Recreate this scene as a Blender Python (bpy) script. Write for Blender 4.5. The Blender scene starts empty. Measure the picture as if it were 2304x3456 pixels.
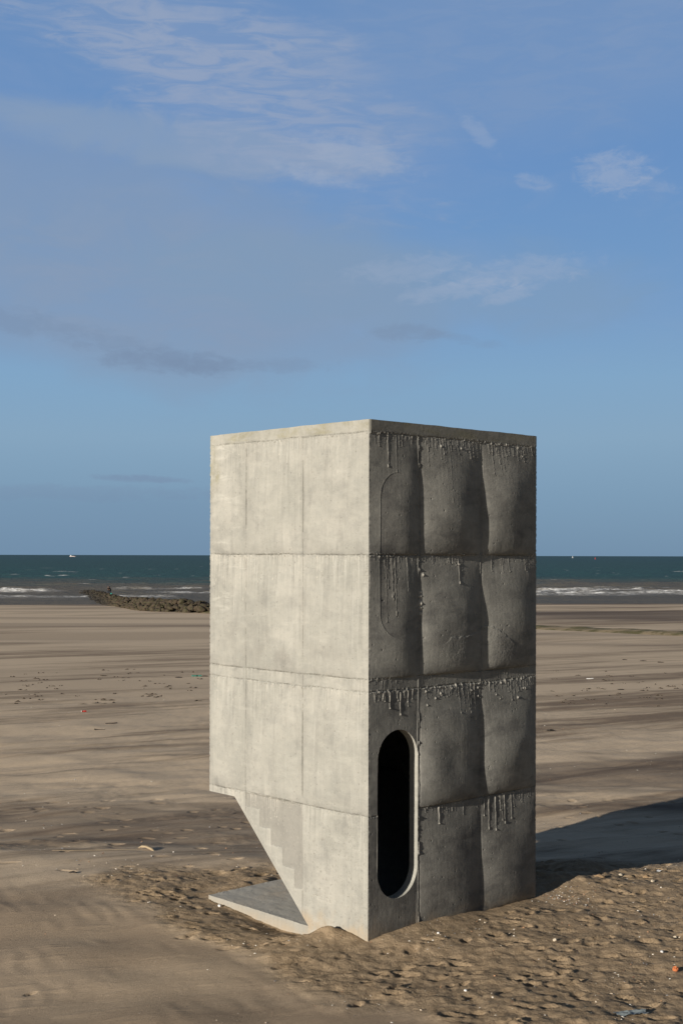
import bpy, math, random
import numpy as np
from mathutils import Vector

rng = np.random.default_rng(7)
random.seed(7)
scene = bpy.context.scene
col = scene.collection
R = math.radians

# ------------------------------------------------------------------ helpers
def tag(o, label=None, cat=None, group=None, kind=None):
    if label: o["label"] = label
    if cat: o["category"] = cat
    if group: o["group"] = group
    if kind: o["kind"] = kind
    return o

def empty(name, loc, rz=0.0):
    o = bpy.data.objects.new(name, None)
    o.empty_display_size = .3
    o.location = loc
    o.rotation_euler = (0, 0, rz)
    col.objects.link(o)
    return o

class Acc:
    """collects vertices, quads and triangles of one mesh"""
    def __init__(self):
        self.v = []; self.q = []; self.t = []; self.n = 0; self.a = {}
    def add(self, v, quads=None, tris=None, **attr):
        v = np.asarray(v, float).reshape(-1, 3)
        if quads is not None and len(quads): self.q.append(np.asarray(quads, np.int64).reshape(-1, 4) + self.n)
        if tris is not None and len(tris): self.t.append(np.asarray(tris, np.int64).reshape(-1, 3) + self.n)
        for k in set(self.a) | set(attr):
            if k not in self.a: self.a[k] = [np.zeros(self.n)]
            self.a[k].append(np.broadcast_to(np.asarray(attr.get(k, 0.0), float).ravel(), (len(v),)) if k in attr else np.zeros(len(v)))
        self.v.append(v); self.n += len(v)
    def box(self, x0, x1, y0, y1, z0, z1, **attr):
        v = [(x, y, z) for z in (z0, z1) for y in (y0, y1) for x in (x0, x1)]
        q = [(0,2,3,1), (4,5,7,6), (0,1,5,4), (2,6,7,3), (0,4,6,2), (1,3,7,5)]
        self.add(v, q, **attr)
    def build(self, name, mat, parent=None, smooth=True):
        V = np.concatenate(self.v) if self.v else np.zeros((0, 3))
        Q = np.concatenate(self.q) if self.q else np.zeros((0, 4), np.int64)
        T = np.concatenate(self.t) if self.t else np.zeros((0, 3), np.int64)
        used = np.zeros(len(V), bool); used[Q.ravel()] = True; used[T.ravel()] = True
        idx = np.cumsum(used) - 1
        V = V[used]; Q = idx[Q]; T = idx[T]
        me = bpy.data.meshes.new(name)
        me.vertices.add(len(V)); me.vertices.foreach_set("co", V.astype(np.float32).ravel())
        loops = np.concatenate([Q.ravel(), T.ravel()]).astype(np.int32)
        starts = np.concatenate([np.arange(len(Q)) * 4, len(Q) * 4 + np.arange(len(T)) * 3]).astype(np.int32)
        me.loops.add(len(loops)); me.loops.foreach_set("vertex_index", loops)
        me.polygons.add(len(starts)); me.polygons.foreach_set("loop_start", starts)
        me.update(calc_edges=True); me.validate()
        me.polygons.foreach_set("use_smooth", np.full(len(me.polygons), smooth, bool))
        for k, parts in self.a.items():
            at = me.attributes.new(k, 'FLOAT', 'POINT')
            at.data.foreach_set("value", np.concatenate(parts)[used].astype(np.float32))
        me.update()
        if mat: me.materials.append(mat)
        o = bpy.data.objects.new(name, me); col.objects.link(o)
        if parent: o.parent = parent
        return o

def grid_idx(n0, n1):
    i, j = np.meshgrid(np.arange(n0 - 1), np.arange(n1 - 1), indexing='ij')
    a = i * n1 + j
    return np.stack([a, a + 1, a + n1 + 1, a + n1], -1)        # (n0-1, n1-1, 4)

def perlin(x, y, seed=0):
    x = np.asarray(x, float); y = np.asarray(y, float)
    xi = np.floor(x).astype(np.int64); yi = np.floor(y).astype(np.int64)
    xf = x - xi; yf = y - yi
    def g(ix, iy, dx, dy):
        h = (ix * 374761393 + iy * 668265263 + seed * 974711) & 0xffffffff
        h = ((h ^ (h >> 13)) * 1274126177) & 0xffffffff
        h = (h ^ (h >> 16)) & 0xffff
        a = h * (2 * math.pi / 65536)
        return np.cos(a) * dx + np.sin(a) * dy
    u = xf * xf * xf * (xf * (xf * 6 - 15) + 10); v = yf * yf * yf * (yf * (yf * 6 - 15) + 10)
    n00 = g(xi, yi, xf, yf); n10 = g(xi + 1, yi, xf - 1, yf)
    n01 = g(xi, yi + 1, xf, yf - 1); n11 = g(xi + 1, yi + 1, xf - 1, yf - 1)
    return ((n00 * (1 - u) + n10 * u) * (1 - v) + (n01 * (1 - u) + n11 * u) * v) * 1.45

def fbm(x, y, seed=0, oct=4, gain=.5):
    s = 0; a = 1; f = 1
    for k in range(oct):
        s = s + a * perlin(x * f + 17.3 * k, y * f - 9.1 * k, seed + k * 31); a *= gain; f *= 2.03
    return s

def sstep(a, b, x):
    t = np.clip((x - a) / (b - a), 0, 1)
    return t * t * (3 - 2 * t)

# ------------------------------------------------------------------ node helper
class NT:
    def __init__(self, tree):
        self.t = tree; tree.nodes.clear()
    def n(self, typ, ins=None, out=0, **props):
        nd = self.t.nodes.new(typ)
        for k, v in props.items(): setattr(nd, k, v)
        if ins:
            for k, v in ins.items():
                s = nd.inputs[k]
                if isinstance(v, bpy.types.NodeSocket): self.t.links.new(v, s)
                else: s.default_value = v
        return nd.outputs[out] if out is not None else nd
    def m(self, op, a, b=None, c=None, clamp=False):
        ins = {0: a}
        if b is not None: ins[1] = b
        if c is not None: ins[2] = c
        return self.n('ShaderNodeMath', ins, operation=op, use_clamp=clamp)
    def mr(self, v, a, b, c=0.0, d=1.0, smooth=True):
        return self.n('ShaderNodeMapRange', {'Value': v, 'From Min': a, 'From Max': b, 'To Min': c, 'To Max': d},
                      interpolation_type='SMOOTHSTEP' if smooth else 'LINEAR')
    def mix(self, f, a, b, blend='MIX'):
        nd = self.t.nodes.new('ShaderNodeMix'); nd.data_type = 'RGBA'; nd.blend_type = blend
        for s, v in ((nd.inputs[0], f), (nd.inputs[6], a), (nd.inputs[7], b)):
            if isinstance(v, bpy.types.NodeSocket): self.t.links.new(v, s)
            else: s.default_value = v if not isinstance(v, tuple) or len(v) == 4 else (*v, 1)
        return nd.outputs[2]
    def noise(self, vec, scale, detail=4, rough=.5, dist=0.0, out=0):
        ins = {'Scale': scale, 'Detail': detail, 'Roughness': rough, 'Distortion': dist}
        if vec is not None: ins['Vector'] = vec
        return self.n('ShaderNodeTexNoise', ins, out=out)
    def map(self, vec, loc=(0,0,0), rot=(0,0,0), scale=(1,1,1)):
        return self.n('ShaderNodeMapping', {'Vector': vec, 'Location': loc, 'Rotation': rot, 'Scale': scale})
    def attr(self, name):
        return self.n('ShaderNodeAttribute', out=2, attribute_name=name)
    def bump(self, h, strength, dist, normal=None):
        ins = {'Strength': strength, 'Distance': dist, 'Height': h}
        if normal is not None: ins['Normal'] = normal
        return self.n('ShaderNodeBump', ins)

def mat(name):
    m = bpy.data.materials.new(name); m.use_nodes = True
    return m, NT(m.node_tree)

def finish(nt, color, rough=.9, spec=.3, normal=None):
    ins = {'Base Color': color if not isinstance(color, tuple) or len(color) == 4 else (*color, 1), 'Roughness': rough, 'Specular IOR Level': spec}
    if normal is not None: ins['Normal'] = normal
    b = nt.n('ShaderNodeBsdfPrincipled', ins)
    nt.n('ShaderNodeOutputMaterial', {'Surface': b}, out=None)

def simple(name, c, rough=.7, var=.25, scale=20, spec=.3):
    m, nt = mat(name)
    co = nt.n('ShaderNodeTexCoord', out=3)
    f = nt.noise(co, scale, 4, .6)
    c2 = tuple(x * (1 - var) for x in c); c1 = tuple(min(1, x * (1 + var)) for x in c)
    colr = nt.mix(f, c2, c1)
    finish(nt, colr, rough, spec, nt.bump(f, .3, .02))
    return m

# ------------------------------------------------------------------ numbers of the place
F = 4400.0                 # focal length in photo pixels (photo 2304 x 3456)
H = 4.06                   # eye height above the slab of the tower
HORX, HORY = 1152.0, 1873.5
SUN_EL = R(13.8)
NX, NY = .2844, 13.6       # nearest corner of the tower
uR = np.array((.729, .6844)); uR /= np.linalg.norm(uR)
uL = np.array((-uR[1], uR[0]))
TW, TL = 2.782, 2.705      # widths of the shaded and of the sunlit face
TROT = math.atan2(uR[1], uR[0])
GRAZE = R(4.6)             # how far the sun stands in front of the shaded face
sunx, suny = -math.cos(GRAZE), -math.sin(GRAZE)
SUNV = np.array((sunx * uR[0] + suny * uL[0], sunx * uR[1] + suny * uL[1]))
SEA_Z = -6.5

def tloc(x, y):
    return NX + uR[0] * x + uL[0] * y, NY + uR[1] * x + uL[1] * y

def to_tower(x, y):
    dx, dy = x - NX, y - NY
    return dx * uR[0] + dy * uR[1], dx * uL[0] + dy * uL[1]

# ------------------------------------------------------------------ materials
def make_concrete():
    m, nt = mat("concrete")
    co = nt.n('ShaderNodeTexCoord', out=3)
    grime = nt.attr('grime'); pale = nt.attr('pale'); moss = nt.attr('moss'); patch = nt.attr('patch'); run = nt.attr('run'); dust = nt.attr('dust'); dirt_shade = nt.attr('dirt_shade'); grout = nt.attr('grout')
    big = nt.noise(co, 1.3, 5, .55, .3)
    mid = nt.noise(nt.map(co, scale=(1, 1, 1.5)), 5.0, 7, .68, .5)
    fine = nt.noise(co, 55, 3, .6)
    streak = nt.noise(nt.map(co, scale=(30, 30, 1.3)), 1.0, 4, .6)
    brush = nt.noise(nt.map(co, scale=(2.2, 2.2, 9)), 1.0, 6, .68, .5)
    c = nt.mix(nt.mr(big, .33, .68, .2, .85), (0.2871, 0.2841, 0.2527), (0.3950, 0.3832, 0.3409))
    c = nt.mix(nt.m('MULTIPLY', nt.mr(mid, .40, .70), .38), c, (0.2477, 0.2504, 0.2308))
    c = nt.mix(nt.m('MULTIPLY', nt.mr(streak, .50, .72), nt.m('ADD', .16, nt.m('MULTIPLY', run, .75))), c, (0.4306, 0.4238, 0.3811))
    c = nt.mix(nt.m('MULTIPLY', nt.mr(streak, .46, .28), nt.m('ADD', .16, nt.m('MULTIPLY', run, .75))), c, (0.2374, 0.2360, 0.2088))
    bs = nt.m('MULTIPLY', nt.mr(brush, .50, .68), nt.m('ADD', .10, nt.m('MULTIPLY', pale, .65)))
    c = nt.mix(bs, c, (0.4747, 0.4643, 0.4145))
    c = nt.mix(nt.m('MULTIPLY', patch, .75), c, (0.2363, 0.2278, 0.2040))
    c = nt.mix(nt.m('MULTIPLY', grime, .8, clamp=True), c, (0.1100, 0.1065, 0.0892))
    c = nt.mix(nt.m('MULTIPLY', nt.m('MULTIPLY', moss, nt.mr(mid, .3, .65)), .6), c, (0.2590, 0.2360, 0.1388))
    c = nt.mix(nt.mr(fine, .60, .78, 0, .28), c, (0.1841, 0.1843, 0.1689))
    rough = nt.noise(co, 21, 6, .7)
    c = nt.mix(nt.mr(rough, .52, .70, 0, .30), c, nt.mix(.5, c, (0.1496, 0.1465, 0.1289)))
    c = nt.mix(nt.mr(rough, .46, .30, 0, .30), c, (0.4222, 0.4029, 0.3458))
    c = nt.mix(nt.m('MULTIPLY', dust, nt.mr(mid, .25, .6), clamp=True), c, (0.3885, 0.3120, 0.2193))
    c = nt.mix(nt.m('MULTIPLY', dirt_shade, nt.mr(mid, .30, .62, .35, 1.0)), c, (.125, .122, .115))  # dirt blotches, plus shade painted onto the unlit faces
    c = nt.mix(nt.m('MULTIPLY', grout, .7), c, (0.4935, 0.4680, 0.4080))  # cement drips and slab top lightened: caught light put into the colour
    hole = nt.noise(co, 95, 1, .5)
    c = nt.mix(nt.mr(hole, .70, .76, 0, .55), c, (0.0893, 0.0880, 0.0798))
    hb = nt.m('SUBTRACT', nt.m('ADD', nt.m('MULTIPLY', fine, .5), nt.m('MULTIPLY', rough, 1.2)), nt.mr(hole, .66, .76, 0, .8))
    finish(nt, c, .88, .25, nt.bump(hb, .38, .007))
    return m

def make_sand():
    m, nt = mat("sand")
    co = nt.n('ShaderNodeTexCoord', out=3)
    lump = nt.attr('lumpy'); wet = nt.attr('wet'); drift = nt.attr('drift'); dent = nt.attr('dent'); even = nt.attr('even')
    rot = nt.map(co, rot=(0, 0, R(-34)))
    w = nt.noise(nt.map(rot, scale=(.10, .35, .1)), 1.0, 3, .5, out=1)
    wv = nt.n('ShaderNodeVectorMath', {0: w, 1: (.5, .5, .5)}, operation='SUBTRACT')
    wv = nt.n('ShaderNodeVectorMath', {0: wv, 1: (3.0, 1.6, 0)}, operation='MULTIPLY')
    wc = nt.n('ShaderNodeVectorMath', {0: rot, 1: wv}, operation='ADD')
    s1 = nt.noise(nt.map(wc, scale=(.045, .24, .1)), 1.0, 5, .55)
    s2 = nt.noise(nt.map(wc, loc=(7, 3, 0), scale=(.16, 1.3, .1)), 1.0, 5, .6)
    s3 = nt.noise(nt.map(wc, loc=(2, 9, 0), scale=(.9, 6.0, .5)), 1.0, 4, .6)
    st = nt.m('ADD', nt.m('ADD', nt.m('MULTIPLY', s1, .62), nt.m('MULTIPLY', s2, .29)), nt.m('MULTIPLY', s3, .09))
    far = nt.noise(nt.map(wc, loc=(5, 1, 0), rot=(0, 0, R(8)), scale=(.010, .05, .1)), 1.0, 5, .6, .5)
    py = nt.n('ShaderNodeSeparateXYZ', {0: co}, out=1)
    ff = nt.mr(py, 40, 110, 0, .75)
    st = nt.m('ADD', nt.m('MULTIPLY', st, nt.m('SUBTRACT', 1.0, ff)), nt.m('MULTIPLY', far, ff))
    st = nt.mr(st, .385, .53)
    st = nt.n('ShaderNodeMix', {0: nt.m('MULTIPLY', even, .80), 2: st, 3: .22})
    st = nt.m('ADD', st, nt.m('MULTIPLY', nt.m('SUBTRACT', drift, .0), .9), clamp=True)
    grain = nt.noise(co, 130, 3, .7)
    clod = nt.noise(co, 9, 5, .65)
    pale = nt.mix(clod, (.60, .47, .325), (.69, .55, .39))
    dark = nt.mix(clod, (.225, .165, .112), (.285, .214, .148))
    c = nt.mix(st, dark, pale)
    ochre = nt.mix(nt.mr(clod, .3, .7), (.265, .195, .122), (.395, .295, .19))
    c = nt.mix(lump, c, ochre)
    c = nt.mix(nt.m('MULTIPLY', wet, .85, clamp=True), c, (.105, .078, .062))
    c = nt.mix(nt.m('MULTIPLY', dent, .6, clamp=True), c, (.17, .12, .07))
    c = nt.mix(nt.mr(grain, .55, .75, 0, .22), c, nt.mix(.5, c, (.08, .06, .045)))
    c = nt.mix(nt.mr(grain, .42, .25, 0, .25), c, (.55, .47, .38))
    fine = nt.noise(co, 34, 4, .65)
    ripple = nt.noise(nt.map(rot, rot=(0, 0, R(20)), scale=(4.5, 11, 4)), 1.0, 3, .5, .6)
    hb = nt.m('ADD', nt.m('MULTIPLY', fine, nt.m('ADD', .25, lump)), nt.m('MULTIPLY', grain, .35))
    n1 = nt.bump(hb, .8, .016)
    n1 = nt.bump(nt.m('MULTIPLY', ripple, nt.m('SUBTRACT', 1.0, lump)), .25, .03, n1)
    finish(nt, c, .95, .12, n1)
    return m

def make_sea():
    m, nt = mat("sea_water")
    co = nt.n('ShaderNodeTexCoord', out=3)
    sep = nt.n('ShaderNodeSeparateXYZ', {0: co}, out=None)
    x, y = sep.outputs[0], sep.outputs[1]
    foam = nt.attr('foam')
    n = nt.noise(nt.map(co, scale=(.004, .010, 1)), 1.0, 4, .55)
    yy = nt.m('ADD', y, nt.m('MULTIPLY', nt.m('SUBTRACT', n, .5), 420.0))
    c = nt.mix(nt.mr(yy, 430, 640), (.145, .125, .090), (.030, .088, .086))
    c = nt.mix(nt.mr(yy, 800, 4200), c, (.030, .086, .098))
    patch = nt.noise(nt.map(co, loc=(3, 1, 0), scale=(.006, .02, 1)), 1.0, 5, .6)
    c = nt.mix(nt.mr(patch, .45, .7, 0, .5), c, nt.mix(.5, c, (.02, .04, .045)))
    fn = nt.noise(nt.map(co, scale=(.55, .8, .8)), 1.0, 4, .7)
    fm = nt.m('MULTIPLY', foam, nt.mr(fn, .32, .58), clamp=True)
    c = nt.mix(fm, c, (.80, .80, .78))
    rough = nt.mr(fm, 0, 1, .32, .9)
    chop = nt.noise(nt.map(co, scale=(.25, .5, .3)), 1.0, 6, .65)
    nb = nt.bump(chop, 1.0, 1.2)
    df = nt.n('ShaderNodeBsdfDiffuse', {'Color': c, 'Normal': nb})
    gl = nt.n('ShaderNodeBsdfAnisotropic', {'Color': (1, 1, 1, 1), 'Roughness': .35, 'Normal': nb})
    mx = nt.n('ShaderNodeMixShader', {0: nt.mr(fm, 0, 1, .10, .0), 1: df, 2: gl})      # wind-roughened water mirrors little at this angle
    nt.n('ShaderNodeOutputMaterial', {'Surface': mx}, out=None)
    return m

MC = make_concrete()
MS = make_sand()
MW = make_sea()

# ------------------------------------------------------------------ the tower
tower = empty("concrete_tower", (NX, NY, 0), TROT)
tag(tower, "tall raw concrete tower with bulging panels and a dark rounded doorway in the sand", "tower")

STEP = .006
ZT = 5.48
J_ROOF, J1, J2, J3, J4 = 5.352, 4.06, 2.75, 2.618, 1.318
STAIR0, STAIR1, LIP = .346 * TL, .8237 * TL, 1.24
DOOR = (.438, 1.303, .3075, 1.795)       # centre u, centre z, radius, height
BLIND = (.428, 4.06, .272, 1.77)

def stadium_sd(u, z, c):
    half = c[3] / 2 - c[2]
    dz = np.maximum(np.abs(z - c[1]) - half, 0)
    return np.hypot(u - c[0], dz) - c[2]

def profile(y):
    return np.interp(y, [STAIR0, STAIR1, STAIR1 + 1e-6], [0, LIP, LIP])

PH = .31 ** .4 * .69 ** .9
def pillow(U, Z, u0, u1, z0, z1, amp, seed):
    uu = (U - u0) / (u1 - u0); vv = (Z - z0) / (z1 - z0)
    inside = (uu > 0) & (uu < 1) & (vv > 0) & (vv < 1)
    uu = np.clip(uu, 0, 1); vv = np.clip(vv, 0, 1)
    f = (4 * uu * (1 - uu)) ** .72 * (vv ** .4 * (1 - vv) ** .9 / PH)
    f = f * (1 + .35 * perlin(U * 1.4, Z * 1.4, seed))
    return np.where(inside, amp * f, 0)

def stamp_drip(Hm, us, zs, u0, ztop, length, lean, w, hh, r):
    i1 = np.searchsorted(zs, ztop); i0 = max(0, np.searchsorted(zs, ztop - length))
    j0 = max(0, np.searchsorted(us, u0 - .05 - abs(lean) * length)); j1 = min(len(us), np.searchsorted(us, u0 + .05 + abs(lean) * length))
    if i1 <= i0 or j1 <= j0: return
    Z = zs[i0:i1][:, None]; U = us[j0:j1][None, :]
    t = (ztop - Z) / length
    c = u0 + lean * (ztop - Z) + .0022 * np.sin(Z * 31 + r * 40) + .001 * np.sin(Z * 83 + r * 90)
    ww = w * (1 + .14 * np.sin(Z * 47 + r * 60)) * np.where(t > .92, 1.15, 1 - .3 * t) * (.75 + .5 * sstep(.25, 0, t))
    hgt = hh * (1 + .16 * np.sin(Z * 64 + r * 30)) * np.where(t > .92, 1.05, 1 - .5 * t)
    d = hgt * np.exp(-((U - c) / ww) ** 2)
    Hm[i0:i1, j0:j1] = np.maximum(Hm[i0:i1, j0:j1], d)

def face_heights(us, zs, kind):
    """relief (outward) and stain and painted-shade masks of one face; kind: shade, sun, back_side, back"""
    U, Z = np.meshgrid(us, zs)
    W = us[-1]
    seed = {'shade': 11, 'sun': 47, 'side': 83, 'back': 131}[kind]
    rg = np.random.default_rng(seed)
    seams = {'shade': (.754, 1.774), 'sun': (1.033, 2.023), 'side': (1.0, 1.9), 'back': (.8, 1.75)}[kind]
    cols = [0.0, *seams, W]
    rows = [(0.0, J4), (J4, J3), (J2, J1), (J1, J_ROOF)]
    h = np.zeros_like(U)
    lit = kind == 'sun'
    for ci in range(3):
        for ri, (z0, z1) in enumerate(rows):
            amp = .034 if lit else ((.044 if ri > 1 else .010) if ci == 0 else .078)
            if ri == 0: amp *= .62
            if lit and ri == 0: amp *= .6
            h += pillow(U if lit or ci else cols[1] * np.clip(U / cols[1], 0, 1) ** 1.7, Z, cols[ci], cols[ci + 1], z0, z1, amp, seed + ci * 7 + ri)
    wob = .010 * fbm(U * 1.7, Z * .3, seed + 3, 3)
    # steps between storeys: each lift is set a few millimetres differently
    h += .0035 * fbm(U * 1.7, Z * 1.7, seed + 5, 3) + .00035 * fbm(U * 22, Z * 22, seed + 9, 3)
    h += .0003 * perlin(U * 40, Z * 1.2, seed + 12)
    grime = np.zeros_like(U)
    # horizontal joints
    for zj, bead in ((J_ROOF, 1.3), (J1, 1.0), (J2, .5), (J3, .9), (J4, .7)):
        dz = Z - zj - wob
        cr = np.maximum(0, fbm(U * 34, Z * 34, seed + int(zj * 10), 3)) * (.6 + .8 * (perlin(U * 2.5, zj, seed + 4) > -.1))
        h += bead * (.017 if lit else .013) * cr * np.exp(-(dz / (.022 if lit else .016)) ** 2)
        gr = np.exp(-((dz - .006) / .006) ** 2)
        strength = .5 + .5 * sstep(-.3, .3, perlin(U * 4, Z * 0 + zj * 3, seed + 8))
        h -= .007 * gr * strength
        grime = np.maximum(grime, gr * (.85 if lit else .55) * strength * (fbm(U * 26, Z * 26, seed + 60, 2) > (-.1 if lit else -.25)))
        below = np.exp(-np.maximum(dz, 0) / .05) * (dz > 0)
        grime = np.maximum(grime, .16 * below * sstep(-.1, .5, fbm(U * 5, Z * 9, seed + 61, 3)))
    # vertical seams of the formwork
    hj = h.copy(); gj = grime.copy()
    for k, s in enumerate(seams):
        du = U - s - .004 * fbm(U * 0, Z * 3.0, seed + 20 + k, 3)
        act = sstep(-.35, .25, perlin(Z * 1.3, Z * 0 + k, seed + 24))
        if lit:
            h -= .010 * np.exp(-(du / .006) ** 2) * act
            crack = ((Z > 4.30) & (Z < 5.10) | (Z > 1.40) & (Z < 2.35)) if k == 0 else (Z > 4.4) & (Z < 4.8)
            h -= .020 * np.exp(-(du / .005) ** 2) * crack
            grime = np.maximum(grime, np.exp(-(du / .0055) ** 2) * np.where(crack, .95, .38 + .42 * act) * (fbm(U * 22, Z * 9, seed + 70, 3) > -.15))
            h += .003 * np.exp(-((du - .05) / .03) ** 2)
        else:
            b = np.exp(-(du / .010) ** 2)
            rag = np.maximum(0, fbm(U * 40, Z * 16, seed + 26, 3))
            if k == 0:
                h += (.006 + .020 * rag * act) * b + .007 * np.exp(-((du + .018) / .006) ** 2) * act
            else:
                h += (.003 + .008 * rag * act) * b * (Z > 2.2)
            h -= .006 * np.exp(-((du - .016) / .006) ** 2)
    h = np.where(Z > J_ROOF + wob, hj, h); grime = np.where(Z > J_ROOF + wob, gj, grime)
    runs = np.zeros_like(h)
    for zj, ln in ((J_ROOF, .30), (J1, .40), (J2, .05), (J3, .22), (J4, .30)):
        dd = (zj + wob) - Z; lloc = ln * (.5 + 1.0 * sstep(-.5, .5, fbm(U * 2.5, Z * 0 + zj, seed + 90, 3)))
        runs = np.maximum(runs, (dd > 0) * np.exp(-np.maximum(dd, 0) / lloc))
    drip = np.zeros_like(h)
    hs = .45 if lit else 1.0
    def drips(zj, n, umin, umax, lmin, lmax, w=.0034, hh=.0056, lean=.05):
        for _ in range(n):
            u0 = rg.uniform(umin, umax); l = lmin + (lmax - lmin) * rg.random() ** 3
            zt = zj - .004 + .010 * float(fbm(u0 * 1.7, zj * .3, seed + 3, 3)) + rg.uniform(-.02, .008)
            stamp_drip(drip, us, zs, u0, zt, l, rg.normal(0, lean * .5) + (lean * .6 if umin > .7 else 0), w * rg.uniform(.7, 1.35), hh * hs * rg.uniform(.45, 1.2), rg.random())
    if kind == 'shade':
        drips(J_ROOF, 34, .05, .74, .03, .16); drips(J_ROOF, 3, .25, .60, .35, .48, .0045, .007, 0)
        drips(J_ROOF, 120, .80, 1.74, .02, .16); drips(J_ROOF, 15, .85, 1.70, .10, .36)
        drips(J_ROOF, 100, 1.82, 2.76, .02, .15); drips(J_ROOF, 13, 1.9, 2.7, .10, .36)
        drips(J_ROOF, 3, 1.15, 1.25, .7, 1.1, .004, .0022, 0)
        drips(J1, 22, .05, .73, .02, .12); drips(J1, 8, .10, .62, .35, .85, .0038, .0055, 0)
        drips(J1, 56, .80, 1.55, .02, .10); drips(J1, 9, 1.20, 1.45, .08, .36, .005, .008); drips(J1, 40, 1.85, 2.75, .02, .20)
        drips(J2, 70, .06, 2.76, .03, .12, .0032, .004, 0)
        drips(J3, 26, .03, .72, .03, .26, .006, .009, 0); drips(J3, 62, .80, 1.76, .02, .14); drips(J3, 12, 1.1, 1.7, .10, .46)
        drips(J3, 56, 1.85, 2.76, .02, .12); drips(J3, 8, 1.95, 2.6, .10, .30)
        drips(J4, 64, .80, 2.74, .02, .12); drips(J4, 14, 1.0, 2.6, .08, .40, .006, .009, 0); drips(J4, 3, 2.0, 2.3, .3, .6, .005, .008, 0)
        # crumbs of mortar squeezed out of the seam
        for zc, ac, sc_ in ((3.66, .020, .012), (3.615, .026, .018), (3.54, .030, .026), (3.49, .018, .014), (3.43, .012, .02)):
            drip += .6 * ac * np.exp(-((U - .772) / .016) ** 2 - ((Z - zc) / sc_) ** 2) * (1 + .5 * fbm(U * 60, Z * 60, 6, 2))
        for _ in range(34):
            zj = rg.choice([J3, J_ROOF, J1], p=[.6, .25, .15]); uc = rg.uniform(.8, 2.7); zc = zj - rg.random() ** 2 * .22
            s = rg.uniform(.005, .011)
            drip += (s * 1.3) * np.exp(-((U - uc) / s) ** 2 - ((Z - zc) / (s * 1.3)) ** 2)
        # a thicker skin of concrete with a broken upper edge
        line = np.interp(U, [1.05, 1.195, 1.45, 1.678, 1.80, 1.935, 2.10, 2.284, 2.35], [3.06, 3.153, 3.165, 3.195, 3.27, 3.256, 3.17, 3.06, 2.98]) + .012 * fbm(U * 16, Z * 16, 5, 3)
        skin = sstep(.0, .012, line - Z) * sstep(1.02, 1.25, U) * sstep(2.42, 2.24, U) * sstep(.55, .15, line - Z)
        h += .0045 * skin + .0010 * skin * fbm(U * 30, Z * 30, 9, 3)
        sd = stadium_sd(U, Z, BLIND)
        inn = sstep(.004, -.004, sd)
        h += inn * (-.0035 * sstep(.55, .20, U) + .001) + .0018 * np.exp(-(sd / .005) ** 2) * sstep(.65, .2, U)
        blindstain = .6 * inn * sstep(.60, .22, U)
    elif kind == 'sun':
        drips(J_ROOF, 110, .05, 2.65, .03, .22); drips(J_ROOF, 34, .1, 2.6, .10, .50, .006, .008, 0); drips(J_ROOF, 4, .5, .75, .5, 1.15, .006, .007, .03)
        drips(J1, 90, .03, 2.68, .03, .30, .007, .008, .02); drips(J1, 50, 1.95, 2.68, .08, .60, .006, .008, 0)
        drips(J2, 80, .03, 2.68, .03, .12, .006, .006, 0); drips(J3, 100, .03, 2.68, .03, .30, .007, .008)
        drips(J4, 150, .03, 2.68, .03, .30, .007, .008, 0)
        sc = np.exp(-((U - .02) / .05) ** 2 - ((Z - 3.87) / .09) ** 2)
        h += .018 * sc * fbm(U * 45, Z * 45, 8, 3)
        sc = np.exp(-((U - .78) / .10) ** 2 - ((Z - .36) / .06) ** 2)
        h += .014 * sc * fbm(U * 30, Z * 30, 8, 3)
    else:
        drips(J_ROOF, 80, .05, 2.65, .03, .3); drips(J1, 60, .05, 2.65, .03, .3); drips(J3, 60, .05, 2.65, .03, .3)
    h += drip
    # bug holes
    nh = int(320 if lit else 300)
    for _ in range(nh):
        uc, zc, r = rg.uniform(.03, W - .03), rg.uniform(0.02, J_ROOF), rg.uniform(.0035, .0075)
        j = np.searchsorted(us, uc); i = np.searchsorted(zs, zc); k = 4
        a, b, c, d = max(0, i - k), i + k, max(0, j - k), j + k
        q = np.exp(-((U[a:b, c:d] - uc) ** 2 + (Z[a:b, c:d] - zc) ** 2) / (r * r))
        h[a:b, c:d] -= .009 * q
        grime[a:b, c:d] = np.maximum(grime[a:b, c:d], q * .6)
    # stains, with shade painted in at panel bottoms and on unlit faces
    patch = np.zeros_like(U); pale = np.zeros_like(U); moss = np.zeros_like(U)
    if lit:
        # area of smoother, greyer concrete that steps down like the stair inside
        st = np.interp(U, [1.0, 1.161, 1.162, 1.359, 1.360, 1.563, 1.564, 1.767, 1.768, 2.1], [.373, .373, .577, .577, .78, .78, .96, .96, 1.15, 1.15])
        st = st + .012 * fbm(U * 18, Z * 18, 77, 2)
        patch = sstep(0, .012, Z - st) * sstep(1.03, 1.045, U) * sstep(2.06, 2.0, U) * sstep(1.325, 1.30, Z)
        h -= .014 * patch
        for zj in (J1, J2, J4):  # panel bottoms and edges greyed in place of the faint relief shading
            up = (Z - zj - wob); band = (up > 0) * np.exp(-np.maximum(up, 0) / (.05 + .05 * sstep(-.4, .4, fbm(U * 2.6, Z * 0 + zj, 27, 3))))
            patch = np.maximum(patch, .75 * band * sstep(-.45, .35, fbm(U * 4, Z * 7, 29, 4)))
        for ci in range(3):
            uu = (U - cols[ci]) / (cols[ci + 1] - cols[ci])
            patch = np.maximum(patch, .32 * (np.exp(-np.clip(uu, 0, 9) / .05) + np.exp(-np.clip(1 - uu, 0, 9) / .05)) * ((uu >= 0) & (uu <= 1)) * sstep(-.3, .5, fbm(U * 6, Z * 2.2, 61, 4)) * (Z < J_ROOF))
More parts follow.
